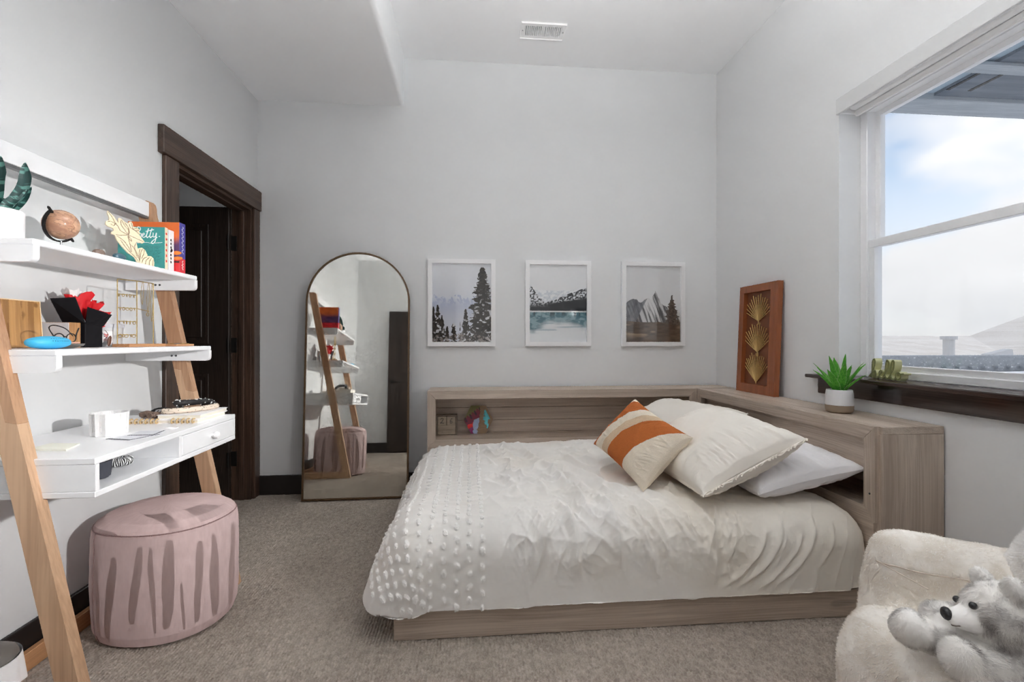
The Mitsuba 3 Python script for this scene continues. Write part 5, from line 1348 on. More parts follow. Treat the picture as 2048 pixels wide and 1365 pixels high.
# ------------------------------------------------------------------ things on the desk top
def speck_c(p, n, uv):
    return mix(s2l(232, 232, 232), s2l(188, 188, 190), smoothstep(0.80, 0.88, noise(p[0] * 420, p[1] * 420, p[2] * 420)))
prin('speckled_ceramic', proc(speck_c), 0.55)
fm_ = thing('fluted_cup', 'white speckled cup with fluted sides on the desk', 'cup')
nf = 11; th = np.linspace(0, 2 * np.pi, nf * 8 + 1)[:-1]
def flute(r, z, d=0.0048): return np.stack([-1.238 + (r - d * np.abs(np.sin(th * nf / 2))) * np.cos(th), 1.752 + (r - d * np.abs(np.sin(th * nf / 2))) * np.sin(th), 0 * th + z], 1)
rings = [flute(0.050, ZD), flute(0.052, ZD + .003), flute(0.0545, ZD + .073), flute(0.053, ZD + .077, .001), flute(0.050, ZD + .0765, 0), flute(0.048, ZD + .015, 0), flute(0.001, ZD + .012, 0)]
rings = [flute(0.001, ZD, 0)] + rings
V = np.vstack(rings); k = len(th); F = []
for i in range(len(rings) - 1):
    for c in range(k):
        d = (c + 1) % k; F += [[i * k + c, i * k + d, (i + 1) * k + d], [i * k + c, (i + 1) * k + d, (i + 1) * k + c]]
add('cup', tm(V, F), 'speckled_ceramic', fm_, smooth=28)
prin('sticky', (232, 233, 222), 0.7)
sn_ = thing('sticky_note_pad', 'pale yellow note pad lying on the near end of the desk', 'note pad')
m = extrude(Polygon([(-1.296, 1.520), (-1.178, 1.500), (-1.205, 1.585), (-1.300, 1.600)]), 0.005); m.apply_translation((0, 0, ZD)); add('pad', m, 'sticky', sn_)
prin('envelope', (214, 216, 222), 0.6); prin('dark_stripe', (60, 62, 70), 0.6)
for nm, lab_, Q, zz in (('letter', 'letter with a dark edge lying before the fluted cup', [(-1.190, 1.668), (-1.100, 1.640), (-1.060, 1.735), (-1.150, 1.765)], 0.0), ('letter', 'second letter lying askew under the one before the fluted cup', [(-1.155, 1.715), (-1.072, 1.715), (-1.085, 1.800), (-1.168, 1.800)], 0.0012)):
    lt = thing(nm, lab_, 'letter', None)
    m = extrude(Polygon(Q), 0.0011); m.apply_translation((0, 0, ZD + zz)); add('sheet', m, 'envelope', lt)
    q0, q1, q2, q3 = [np.array(q) for q in Q]
    m = extrude(Polygon([q0, q1, q1 * .9 + q2 * .1, q0 * .9 + q3 * .1]), 0.0003); m.apply_translation((0, 0, ZD + zz + .0011)); add('edge_stripe', m, 'dark_stripe', lt)
    m = extrude(Polygon([q1, q2, q2 * .93 + q3 * .07, q1 * .93 + q0 * .07]), 0.0003); m.apply_translation((0, 0, ZD + zz + .0011)); add('edge_stripe', m, 'dark_stripe', lt)
add('hair_tie', tube(smooth_path([(-1.090 + .016 * math.cos(t) * (1 + .3 * math.sin(2 * t)), 1.845 + .016 * math.sin(t), ZD + .0025 + .001 * math.sin(3 * t)) for t in np.linspace(0, 2 * np.pi, 15)[:-1]], 4, closed=True), 0.0022, 6, closed=True), 'white_paper', None, smooth=True, label='small white hair tie lying on the desk near the notebooks', cat='hair tie')
nb = thing('spiral_notebook', 'notebook with a tan spiral binding lying at the bottom of the stack on the desk', 'notebook')
add('cover', cat_([box(-1.312, -1.055, 1.948, 2.168, ZD, ZD + .0025, .0006), box(-1.312, -1.055, 1.948, 2.168, ZD + .0135, ZD + .016, .0006)]), 'white_paper', nb)
add('pages', box(-1.308, -1.060, 1.956, 2.164, ZD + .0025, ZD + .0135), 'paper', nb)
prin('tan_coil', (196, 168, 120), 0.4)
for i in range(13):
    if i in (6, 7): continue
    x = -1.300 + i * 0.0190
    add('coil', tube([(x + .0015 * math.sin(t), 1.950 + .009 * math.cos(t), ZD + .0116 + .0085 * math.sin(t)) for t in np.linspace(0, 2 * np.pi, 15)[:-1]], 0.0028, 6, closed=True), 'tan_coil', nb, smooth=True)
wb = thing('white_book', 'white book lying on the spiral notebook', 'book')
add('cover', cat_([box(-1.215, -1.052, 1.962, 2.172, ZD + .0163, ZD + .0188, .0006), box(-1.215, -1.052, 1.962, 2.172, ZD + .0305, ZD + .033, .0006)]), 'book_white', wb)
add('pages', box(-1.212, -1.055, 1.966, 2.168, ZD + .0188, ZD + .0305), 'paper', wb)
prin('brown_bow', (112, 92, 80), 0.5)
bw = thing('hair_bow', 'brown fabric hair bow lying beside the white book', 'hair bow')
def puff(c, r, seed, k=.4):
    s = trimesh.creation.icosphere(subdivisions=3); v = s.vertices * (1 + k * (meshkit.fbm(s.vertices * 2.2 + 9, 2, seed) - 0.5))[:, None] * np.array(r)
    return move(tm(v, s.faces), shift(*c))
add('loop', puff((-1.275, 2.00, ZD + .031), (.026, .022, .013), 4, .8), 'brown_bow', bw, smooth=True)
add('loop', puff((-1.235, 1.99, ZD + .030), (.018, .020, .012), 6, .8), 'brown_bow', bw, smooth=True)
add('rosette', cat_([tube([(-1.243 + r_ * math.cos(t), 1.968, ZD + .031 + r_ * math.sin(t)) for t in np.linspace(0, 2 * np.pi, 17)[:-1]], 0.0024, 5, closed=True) for r_ in (.004, .009)]), 'brown_bow', bw, smooth=True)
hc = thing('hair_claw', 'black hair claw lying behind the brown bow on the notebook', 'hair clip')
add('arch', tube(smooth_path([(-1.30, 2.06, ZD + .017), (-1.285, 2.06, ZD + .040), (-1.25, 2.06, ZD + .047), (-1.222, 2.06, ZD + .040), (-1.218, 2.06, ZD + .036)], 6), [0.004] * 25, 6), 'black_plastic', hc, smooth=True)
for i in range(6):
    add('tooth', tube(smooth_path([(-1.293 + i * .013, 2.06, ZD + .038), (-1.291 + i * .013, 2.042, ZD + .030), (-1.289 + i * .013, 2.034, ZD + .018)], 4), 0.0018, 5), 'black_plastic', hc, smooth=True)
prin('dot_cream', (226, 210, 192), 0.7); prin('dot_black', (18, 17, 18), 0.6); prin('dot_white', (245, 245, 245), 0.6); prin('dot_dark', (70, 58, 50), 0.6)
def band(name, label, pts, r, base, dot, nd, seed, dr_=0.0026):
    b = thing(name, label, 'headband')
    P = smooth_path(pts, 8)
    m = tube(P, r, 14); v = np.array(m.vertices); m = tm(v + 0.003 * (meshkit.noise(v * 90 + 30, seed) - .5)[:, None], m.faces)
    add('band', m, base, b, smooth=True)
    g_ = np.random.default_rng(seed); i = g_.integers(0, len(m.faces), nd)
    c = m.vertices[m.faces[i]].mean(1)
    k = add('dots', cat_([move(trimesh.creation.icosphere(subdivisions=1, radius=dr_), shift(*q)) for q in c]), dot, b)
    tag(k, kind='stuff')
zb = ZD + 0.0335
band('headband', 'cream headband with dark dots lying on the white book', [(-1.205, 1.985, zb + .011), (-1.165, 1.985, zb + .012), (-1.12, 2.02, zb + .012), (-1.09, 2.08, zb + .011), (-1.085, 2.15, zb + .010)], 0.0105, 'dot_cream', 'dot_dark', 90, 3, .0016)
band('headband', 'black headband with white dots lying on top of the cream one', [(-1.205, 2.10, zb + .013), (-1.185, 2.05, zb + .036), (-1.165, 2.01, zb + .039), (-1.13, 2.05, zb + .037), (-1.11, 2.12, zb + .032), (-1.10, 2.165, zb + .012)], 0.0120, 'dot_black', 'dot_white', 80, 5, .0026)
bsk = thing('gold_basket', 'small gold braided dish behind the near leg of the desk', 'dish')
for i in range(4):
    R_ = 0.046 + .003 * i
    P = [(-1.372 + (R_ + .003 * math.cos(9 * t)) * math.cos(t), 1.478 + (R_ + .003 * math.cos(9 * t)) * math.sin(t), ZD + .0095 + i * .0105 + .003 * math.sin(9 * t)) for t in np.linspace(0, 2 * np.pi, 73)[:-1]]
    add('braid', tube(P, 0.0058, 6, closed=True), 'brass', bsk, smooth=True)
add('bottom', trimesh.creation.cylinder(0.046, 0.004, sections=30, transform=shift(-1.372, 1.478, ZD + .0022)), 'brass', bsk)
# in the desk's open compartment
ZK = 0.6675
bumped('felt', (66, 68, 76), lambda p, n, uv: fbm(p[0] * 500, p[1] * 500, p[2] * 500, 2), 0.002, 0.95, 5e-4)
add('felt_cup', lathe([(0, 0), (0.030, 0), (0.036, 0.006), (0.040, 0.05), (0.037, 0.052), (0.034, 0.010), (0, 0.008)], 40, (-1.130, 1.545, ZK)), 'felt', None, smooth=40, label='dark grey felt cup in the open compartment of the desk', cat='cup')
sc_ = thing('striped_scrunchie', 'black and white striped scrunchie behind the felt cup in the desk compartment', 'scrunchie')
def scr_pt(u, v):
    t, s_ = u * 2 * np.pi, v * 2 * np.pi
    r_ = 0.012 + 0.004 * np.sin(t * 11) * np.sin(s_ * 2)
    x, y, z = (0.026 + r_ * np.cos(s_)) * np.cos(t), (0.026 + r_ * np.cos(s_)) * np.sin(t), r_ * np.sin(s_)
    return np.stack([-1.165 + x, 1.690 + y, ZK + 0.016 + z], -1)
m, uv = grid(scr_pt, 120, 20)
prin('stripes_bw', proc(lambda p, n, uv: mix(s2l(30, 30, 32), s2l(230, 230, 230), smoothstep(0.45, 0.55, 0.5 + 0.5 * dr.sin(uv[0] * 260 + uv[1] * 6)))), 0.8)
add('ring', m, 'stripes_bw', sc_, smooth=True, uv=uv)
# ------------------------------------------------------------------ art panel on the headboard
ap = thing('shell_fan_panel', 'rust brown wooden panel with three gold palm fans leaning on the wall by the corner', 'wall art')
PW, PH, PT = 0.400, 0.697, 0.034
lean = math.atan2(0.030, PH)
AM = frame((1.800, 3.080, HZ + 0.0006), (0, -1, 0), (math.sin(lean), 0, math.cos(lean)))    # local x along the panel, y up, z away from the wall
prin('rust_frame', wood((114, 62, 32), (138, 78, 42), 2, 1.0), 0.45); prin('rust_inner', (100, 54, 28), 0.55)
a, b = sbox(0, 0, PW, PH), sbox(0.050, 0.056, PW - 0.068, PH - 0.046)
add('frame', move(extrude(a.difference(b), PT), AM @ shift(0, 0, -PT)), 'rust_frame', ap)
add('back_panel', move(extrude(a.buffer(-.002), 0.006), AM @ shift(0, 0, -PT)), 'rust_inner', ap)
prin('old_gold', (206, 172, 112), 0.35, metallic=0.7)
def fan(cx, cy, R, spread, nr):
    S = []
    for i in range(nr):
        t = -spread + 2 * spread * i / (nr - 1)
        L_ = R * (1 - 0.16 * (abs(t) / spread) ** 2) * (0.97 + 0.05 * ((i * 7) % 3))
        d_ = np.array([math.sin(t), math.cos(t)])
        S.append(tube([(cx, cy, -PT + .012), (cx + d_[0] * L_ * .5, cy + d_[1] * L_ * .5, -PT + .016), (cx + d_[0] * L_, cy + d_[1] * L_, -PT + .020)], [0.0014, 0.0030, 0.0026], 6))
    for f_ in (0.42, 0.62):
        A = np.linspace(-spread * .98, spread * .98, 15)
        S.append(tube([(cx + math.sin(t) * R * f_ * (1 - .2 * (t / spread) ** 2), cy + math.cos(t) * R * f_ * (1 - .2 * (t / spread) ** 2), -PT + .014) for t in A], 0.0013, 5))
    return cat_(S)
icx = 0.05 + (PW - 0.118) / 2
for cy, R, sp_ in ((0.462, 0.165, 1.12), (0.262, 0.180, 1.02), (0.068, 0.185, 0.84)):
    add('fan', move(fan(icx - 0.005, cy, R, sp_, 15), AM), 'old_gold', ap, smooth=True, label='gold rods spread like a palm fan')
add('stem', move(cat_([tube([(icx - .005, y0, -PT + .012), (icx - .005, y1, -PT + .012)], 0.003, 6) for y0, y1 in ((.44, .475), (.235, .27), (.062, .075))]), AM), 'old_gold', ap)

# ------------------------------------------------------------------ succulent on the headboard
sc = thing('succulent_pot', 'green spiky succulent in a white and taupe pot below the window', 'plant')
scx, scy = 1.733, 2.093
prof = np.array([(0, 0), (0.045, 0), (0.053, 0.005), (0.057, 0.014), (0.0575, 0.036)])
add('pot_foot', lathe(prof, 48, (scx, scy, HZ + .0005)), prin('taupe_clay', (134, 118, 100), 0.5), sc, smooth=40, label='taupe lower part of the pot')
add('pot', lathe([(0.0575, 0.0362), (0.0578, 0.037), (0.056, 0.085), (0.053, 0.105), (0.050, 0.108), (0.047, 0.105), (0.048, 0.09), (0, 0.088)], 48, (scx, scy, HZ + .0005)), prin('glaze_white', (226, 226, 228), 0.15), sc, smooth=40)
def succ_c(p, n, uv):
    e = dr.abs(uv[0] - 0.5) * 2
    c = mix(s2l(52, 128, 44), s2l(112, 180, 76), fbm(uv[0] * 6, uv[1] * 30, 0.0, 2))
    return mix(c, s2l(198, 214, 170), smoothstep(0.88, 1.0, e))
scene['succulent_leaf'] = {'type': 'principledthin', 'base_color': proc(succ_c), 'roughness': 0.3, 'diff_trans': 0.7}
rng = np.random.default_rng(21)
LV = [(-150, .118, .115), (-118, .105, .150), (-80, .050, .135), (-40, .085, .150), (-10, .110, .140), (20, .085, .120), (60, .075, .150), (100, .110, .115), (140, .095, .140), (178, .120, .110), (-170, .05, .175), (0, .02, .185), (75, .04, .165), (-65, .105, .095)]
for az, out_, hh in LV:
    az = math.radians(az); d_ = np.array([math.cos(az), math.sin(az), 0])
    b0 = np.array([scx, scy, HZ + 0.092]) + d_ * 0.012
    P = smooth_path([b0, b0 + d_ * out_ * .30 + [0, 0, hh * .42], b0 + d_ * out_ * .70 + [0, 0, hh * .80], b0 + d_ * out_ * 1.0 + [0, 0, hh]], 8)
    t = np.linspace(0, 1, len(P)); sd = np.cross(d_, [0, 0, 1.0]); tang = np.gradient(P, axis=0); tang /= np.linalg.norm(tang, axis=1, keepdims=True)
    no = np.cross(sd, tang); s = np.linspace(-1, 1, 7)
    w_ = 0.0165 * np.clip(0.75 + 0.5 * np.sin(t * np.pi * .9), 0, 2) * np.clip((1 - t) / 0.75, 0, 1) ** 0.75
    V = P[:, None] + sd[None, None] * (w_[:, None] * s)[..., None] + no[:, None] * (-0.35 * w_[:, None] * (1 - s ** 2))[..., None] * np.sign(no[:, None, 2:3] + 1e-9)
    k, m_ = V.shape[:2]; i = np.arange(k * m_).reshape(k, m_)
    a, b, c, d = i[:-1, :-1].ravel(), i[1:, :-1].ravel(), i[1:, 1:].ravel(), i[:-1, 1:].ravel()
    add('leaf', tm(V.reshape(-1, 3), np.vstack([np.stack([a, b, c], 1), np.stack([a, c, d], 1)])), 'succulent_leaf', sc, smooth=True, uv=np.stack([np.broadcast_to((s + 1) / 2, (k, m_)).ravel(), np.repeat(t, m_)], 1))

# ------------------------------------------------------------------ the word on the window sill
prin('olive_lit', (196, 196, 148), 0.25, clearcoat=0.4); prin('olive_shaded', (104, 108, 58), 0.35)  # one resin: light on the sides, shade on the face put into colours
HELLO = [[(0.0, 0.1), (0.7, 0.9), (1.15, 2.2), (1.0, 2.75), (0.65, 2.4), (0.55, 1.2), (0.55, 0.0), (0.75, 0.8), (1.1, 1.05), (1.3, 0.7), (1.3, 0.15), (1.6, 0.1), (2.0, 0.5), (2.35, 0.9), (2.2, 1.15), (1.9, 0.9), (1.9, 0.3), (2.3, 0.05), (2.8, 0.5),
          (3.4, 1.6), (3.5, 2.5), (3.15, 2.6), (2.95, 1.6), (2.95, 0.4), (3.3, 0.05), (3.8, 0.6), (4.35, 1.6), (4.45, 2.5), (4.1, 2.6), (3.9, 1.6), (3.9, 0.4), (4.25, 0.05), (4.7, 0.3)],
         [(5.2, 1.05), (4.75, 0.9), (4.65, 0.4), (5.0, 0.05), (5.4, 0.3), (5.45, 0.8), (5.15, 1.05), (5.35, 0.85), (5.9, 0.95)]]
hs = 0.235 / 5.9; hv = 0.088 / 2.75
g2 = unary_union([LineString(smooth_path(np.array([(x * hs, y * hv) for x, y in p]), 8)).buffer(0.0040, 6) for p in HELLO])
g2 = affinity.translate(g2, 0, -g2.bounds[1])
hl = thing('hello_sign', 'olive green script word hello standing on the window sill', 'sign')
HM = frame((1.935, 2.150, zs + 0.0004), (-0.20, -1, 0), (0, 0, 1))      # faces the room (-x)
add('lettering', move(extrude(g2, 0.030), HM @ shift(0, 0, -0.030)), 'olive_lit', hl)
add('face', move(extrude(g2.buffer(-0.0009), 0.0008), HM), 'olive_shaded', hl, label='front face with shade put into its darker green')

# ------------------------------------------------------------------ things in the niche of the bookcase
ZNF = ZN0 + FW - 0.0005
prin('weathered', wood((138, 124, 108), (176, 162, 144), 0, 1.4), 0.7); prin('weathered_dark', wood((84, 74, 64), (116, 104, 92), 0, 1.4), 0.7)
cal = thing('block_calendar', 'small wooden block calendar showing 26 in the niche of the bookcase', 'calendar')
cx0, cx1, cy0, cy1, cz0 = -0.236, -0.090, 3.352, 3.410, ZNF
add('case', cat_([box(cx0, cx1, cy0 - .006, cy1, cz0 + .133, cz0 + .140, .001), box(cx1 - .010, cx1, cy0 - .006, cy1, cz0, cz0 + .133, .001), box(cx0, cx0 + .010, cy0 - .006, cy1, cz0, cz0 + .133, .001), box(cx0 + .01, cx1 - .01, cy1 - .008, cy1, cz0, cz0 + .133), box(cx0 + .01, cx1 - .01, cy0, cy1 - .008, cz0, cz0 + .005, .001)]), 'weathered_dark', cal)
cubes = [(cx0 + .0115, '2'), (cx0 + .0740, '6')]
def digit(ch):
    P = {'2': [[(0, .75), (.2, 1), (.5, .95), (.5, .7), (.25, .35), (0, .02), (.2, .1), (.6, 0)]], '6': [[(.5, 1), (.2, .7), (.05, .3), (.2, .02), (.45, .1), (.45, .38), (.15, .42)]]}[ch]
    return extrude(unary_union([LineString(smooth_path(np.array(p) * 0.036, 8)).buffer(.0017, 5) for p in P]), .0006)
for x, ch in cubes:
    cu = add('number_cube', box(x, x + .0605, cy0, cy0 + .045, cz0 + .070, cz0 + .1305, .0015), 'weathered', cal)
    dg = digit(ch); dg.apply_translation((-dg.bounds[:, 0].mean(), -dg.bounds[:, 1].mean(), 0))
    add('digit', on_y(dg, x + .030, cy0 - .0002, cz0 + .100), 'ink_black', cu)
for i, (z0, z1, tx_) in enumerate(((.0055, .034, 'AUGUST'), (.0345, .0695, ''))):
    st = add('month_strip', box(cx0 + .0112, cx1 - .0112, cy0, cy0 + .040, cz0 + z0, cz0 + z1, .001), 'weathered', cal)
    if tx_:
        t_ = meshkit.text_mesh(tx_, 0.013, .0005); t_.apply_translation((-t_.bounds[:, 0].mean(), -t_.bounds[:, 1].mean(), 0))
        add('month_lettering', on_y(t_, (cx0 + cx1) / 2, cy0 - .0002, cz0 + .020), prin('ink_grey', (110, 100, 90), 0.7), st)

hx = thing('painted_hexagon', 'hexagonal wooden tile painted red, violet and turquoise in the niche of the bookcase', 'tile')
hexa = Polygon([(0.105 * math.cos(t), 0.0985 * math.sin(t) / math.sin(math.pi / 3)) for t in np.arange(6) * math.pi / 3])
HXM = frame((0.060, 3.392, ZNF + 0.0985), (1, 0, 0), (0, 0.16, 1))
HXM = frame((0.060, 3.398, ZNF + 0.0980), (1, 0, 0), (0, 0.14, 1))
IM = np.linalg.inv(HXM); IM = {(i, j): float(IM[i, j]) for i in range(4) for j in range(4)}
def hex_c(p, n, uv):
    x = IM[0, 0] * p[0] + IM[0, 1] * p[1] + IM[0, 2] * p[2] + IM[0, 3]
    y = IM[1, 0] * p[0] + IM[1, 1] * p[1] + IM[1, 2] * p[2] + IM[1, 3]
    x, y = x / 0.105, y / 0.105
    j = 0.10 * (noise(x * 9 + 4, y * 9) - 0.5); k2 = 0.06 * (noise(x * 26 + 1, y * 26) - 0.5)
    base = mix(s2l(112, 88, 62), s2l(138, 112, 82), fbm(x * 3, y * 16, 1.0, 3))
    s = -x * 0.55 + y * 0.83 - 0.0 + j            # towards the upper left
    t = x * 0.83 + y * 0.55
    c = base
    leftz = (x < 0.10 + j) & (y > -0.55 + 0.3 * (x + 1))
    c = dr.select((x < 0.08 + j + k2) & (s > -0.05), mi.Color3f(*s2l(110, 12, 44)), c)
    c = dr.select((s > -0.18 + k2) & (s < 0.06 + k2) & (x < 0.05), mi.Color3f(*s2l(214, 40, 42)), c)
    spike = 0.48 + 0.16 * dr.abs(dr.sin(t * 16))
    c = dr.select((s > spike) & (x < 0.1), mi.Color3f(*s2l(96, 92, 42)), c)
    c = dr.select((s > 0.30) & (s < spike) & (x < 0.1) & (dr.sin(t * 16 + 0.6) > 0.5), mi.Color3f(*s2l(54, 12, 40)), c)
    c = dr.select((s < -0.18) & (s > -0.62) & (x < -0.32 + k2), mi.Color3f(*s2l(120, 22, 86)), c)
    c = dr.select((x > -0.36 + j + k2) & (x < 0.02 + 1.2 * j + k2 + 0.14 * (y + .1)) & (y < 0.12 - 0.3 * (0.1 - x) + k2), mix(s2l(146, 164, 196), s2l(176, 188, 214), noise(x * 20, y * 20)), c)
    tq = (x > 0.36 + 1.4 * j + 0.25 * dr.abs(y) - 0.12 * y + k2) & (x < 0.86 - 0.5 * dr.abs(y + .1)) & ((y > 0.02 + k2) | (x < 0.66 + j)) & (y < .72)
    c = dr.select(tq, mix(s2l(70, 176, 196), s2l(110, 204, 206), noise(x * 16, y * 20)), c)
    return c
prin('hex_paint', proc(hex_c), 0.5)
add('tile', move(extrude(hexa, 0.014), HXM @ shift(0, 0, -0.014)), 'hex_paint', hx)

# ------------------------------------------------------------------ waste bin at the near end of the desk
bn = thing('waste_bin', 'white lined waste bin with a dark grey lid before the near leg of the desk', 'bin')
bcx, bcy = -1.205, 1.262
prin('bin_grey', (96, 92, 88), 0.4); prin('bin_white', (222, 224, 226), 0.4)
add('body', lathe([(0, 0), (0.072, 0), (0.075, 0.004), (0.086, 0.285), (0.083, 0.285), (0.072, 0.01), (0, 0.01)], 40, (bcx, bcy, 0.0)), 'bin_white', bn, smooth=40)
def liner(u, v):
    t = u * 2 * np.pi
    r_ = 0.0875 + 0.006 * v + 0.0035 * np.sin(t * 9 + 2 * np.sin(t * 2)) * v
    return np.stack([bcx + r_ * np.cos(t), bcy + r_ * np.sin(t), 0.30 - 0.085 * v * (0.8 + 0.3 * N3(np.cos(t), np.sin(t), 0, 2, 4)) + 0 * t], -1)
add('liner', grid(liner, 120, 10)[0], 'white_paper', bn, smooth=True)
add('lid', lathe([(0.083, 0.298), (0.080, 0.306), (0.055, 0.322), (0.0, 0.330)], 40, (bcx, bcy, 0.0)), 'bin_grey', bn, smooth=True)

# ------------------------------------------------------------------ pile fabrics: short hairs standing on a surface
def hairs(mesh, n, length, width, seed, tilt=0.5, color=None, keep=None, droop=0.25, flow=9.0):
    g_ = np.random.default_rng(seed)
    pts, fi = trimesh.sample.sample_surface(mesh, n, seed=seed)
    fn_ = mesh.face_normals[fi]
    if keep is not None:
        k = keep(pts, fn_); pts, fn_ = pts[k], fn_[k]
    m_ = len(pts)
    fld = np.stack([meshkit.noise(pts * flow + 40 * i, seed + i) - 0.5 for i in range(3)], -1) * 2 + np.array([0, 0, -droop])
    dr__ = fn_ + tilt * fld + 0.35 * g_.normal(size=(m_, 3)) * tilt
    dr__ /= np.linalg.norm(dr__, axis=1, keepdims=True)
    sd = np.cross(dr__, g_.normal(size=(m_, 3))); sd /= np.maximum(np.linalg.norm(sd, axis=1, keepdims=True), 1e-9)
    L_ = length * g_.uniform(0.6, 1.25, (m_, 1))
    w_ = width * g_.uniform(0.7, 1.3, (m_, 1))
    b = pts - fn_ * 0.001
    V = np.stack([b - sd * w_, b + sd * w_, b + dr__ * L_ + fld * L_ * 0.25], 1).reshape(-1, 3)
    F = np.arange(3 * m_).reshape(-1, 3)
    nv = np.repeat(fn_ + 0.5 * dr__ + 0.25 * g_.normal(size=(m_, 3)), 3, axis=0)
    nv /= np.linalg.norm(nv, axis=1, keepdims=True)
    col = None if color is None else color(pts, g_)
    path = meshkit.write_ply((V, F), False, None, col, normals=nv)
    return {'type': 'ply', 'filename': path, 'face_normals': False}

# ------------------------------------------------------------------ sherpa armchair
ch = thing('sherpa_armchair', 'cream sherpa armchair in the near right corner', 'armchair')
def Ry(deg):
    a = math.radians(deg); return np.array([[math.cos(a), 0, math.sin(a)], [0, 1, 0], [-math.sin(a), 0, math.cos(a)]])
def Rz(deg):
    a = math.radians(deg); return np.array([[math.cos(a), -math.sin(a), 0], [math.sin(a), math.cos(a), 0], [0, 0, 1]])
def chair_sdf(P):
    seat = sd_box(P, (1.345, 0.765, 0.205), (0.425, 0.440, 0.200), 0.13)
    seat = smin(seat, sd_ell(P, (1.03, 0.78, 0.36), (0.10, 0.36, 0.075)), 0.06)
    arm = sd_box(P, (1.400, 1.205, 0.245), (0.335, 0.085, 0.268), 0.082, Ry(11))
    arm2 = sd_box(P, (1.385, 0.330, 0.285), (0.375, 0.098, 0.270), 0.085, Ry(6))
    back = sd_box(P, (1.690, 0.750, 0.36), (0.130, 0.50, 0.34), 0.11)
    d = smin(seat, arm, 0.035); d = smin(d, arm2, 0.035); d = smin(d, back, 0.05)
    d = d + 0.010 * (meshkit.fbm(P * 7 + 5, 2, 3) - 0.5) + 0.006 * (meshkit.noise(P * 22 + 5, 7) - 0.5)
    return np.maximum(d, 0.004 - P[..., 2])
cm_ = surface_nets(chair_sdf, (0.86, 0.20, -0.01), (1.87, 1.31, 0.74), 0.012)
cm_ = trimesh.Trimesh(cm_.vertices, cm_.faces, process=False)
trimesh.smoothing.filter_taubin(cm_, iterations=6)
def sherpa_h(p, n, uv):
    a = fbm(p[0] * 70, p[1] * 70, p[2] * 70, 3); b = noise(p[0] * 210, p[1] * 210, p[2] * 210)
    return 0.7 * a + 0.3 * b
def sherpa_c(p, n, uv):
    return mix(s2l(228, 220, 209), s2l(247, 242, 235), smoothstep(0.35, 0.65, fbm(p[0] * 18, p[1] * 18, p[2] * 18, 3)))
bumped('sherpa', proc(sherpa_c), sherpa_h, 0.006, 0.95, 8e-4, specular=0.05, sheen=0.5)
add('body', cm_, 'sherpa', ch, smooth=True)
scene['sherpa_hair'] = {'type': 'twosided', 'bsdf': {'type': 'diffuse', 'reflectance': {'type': 'mesh_attribute', 'name': 'vertex_color'}}}
def cream_col(pts, g_):
    t = g_.uniform(0, 1, (len(pts), 1)) * 0.6 + 0.4 * meshkit.noise(pts * 20 + 3, 5)[:, None]
    c = np.array(s2l(232, 224, 214)) * (1 - t) + np.array(s2l(251, 248, 243)) * t
    return np.repeat(c, 3, axis=0)
d = hairs(cm_, 260000, 0.0062, 0.0014, 31, tilt=1.0, color=cream_col, keep=lambda p, n: (p[:, 2] > 0.03) & (p[:, 0] < 1.66) & (p[:, 1] > 0.40))
k = uniq(f'{ch}__pile'); scene[k] = {**d, 'bsdf': {'type': 'ref', 'id': 'sherpa_hair'}}; tag(k, kind='stuff')
# stitched panel on the inner side of the far arm
sp_ = [(1.104, .482), (1.112, .486), (1.135, .489), (1.25, .472), (1.40, .440), (1.58, .405)]
def on_arm(x, z):
    # march onto the chair's surface along +y
    y = np.linspace(1.06, 1.24, 201); P = np.stack([np.full_like(y, x), y, np.full_like(y, z)], -1)
    s_ = chair_sdf(P); i = np.argmax(s_ < 0); return (x, y[i] - 0.004, z)
add('seam', tube([on_arm(x, z) for x, z in smooth_path(np.array(sp_), 8)], 0.0020, 6), prin('sherpa_seam', (204, 193, 180), 0.9), ch, smooth=True)

# fluffy cushion at the chair's back
fc = thing('fluffy_cushion', 'fluffy grey white cushion leaning on the back of the sherpa armchair', 'cushion')
pm, _ = pillow(0.37, 0.37, 0.15, 47, n=50, wr=0.3)
FCM = frame((1.560, 1.000, 0.535), (-0.204, 0.939, 0.277), (0.503, -0.142, 0.852))
pm = move(pm, FCM)
bumped('plush', (236, 233, 229), sherpa_h, 0.004, 0.95, 8e-4, specular=0.05)
add('cover', pm, 'plush', fc, smooth=True)
def grey_col(pts, g_):
    t = np.clip(0.45 + 0.75 * meshkit.fbm(pts * 40 + 3, 3, 8) + g_.normal(0, .16, len(pts)), 0, 1)[:, None]
    c = np.array(s2l(208, 203, 199)) * (1 - t) + np.array(s2l(254, 253, 252)) * t
    return np.repeat(c, 3, axis=0)
d = hairs(pm, 70000, 0.012, 0.0011, 33, tilt=0.45, color=grey_col, flow=30)
k = uniq(f'{fc}__pile'); scene[k] = {**d, 'bsdf': {'type': 'ref', 'id': 'sherpa_hair'}}; tag(k, kind='stuff')

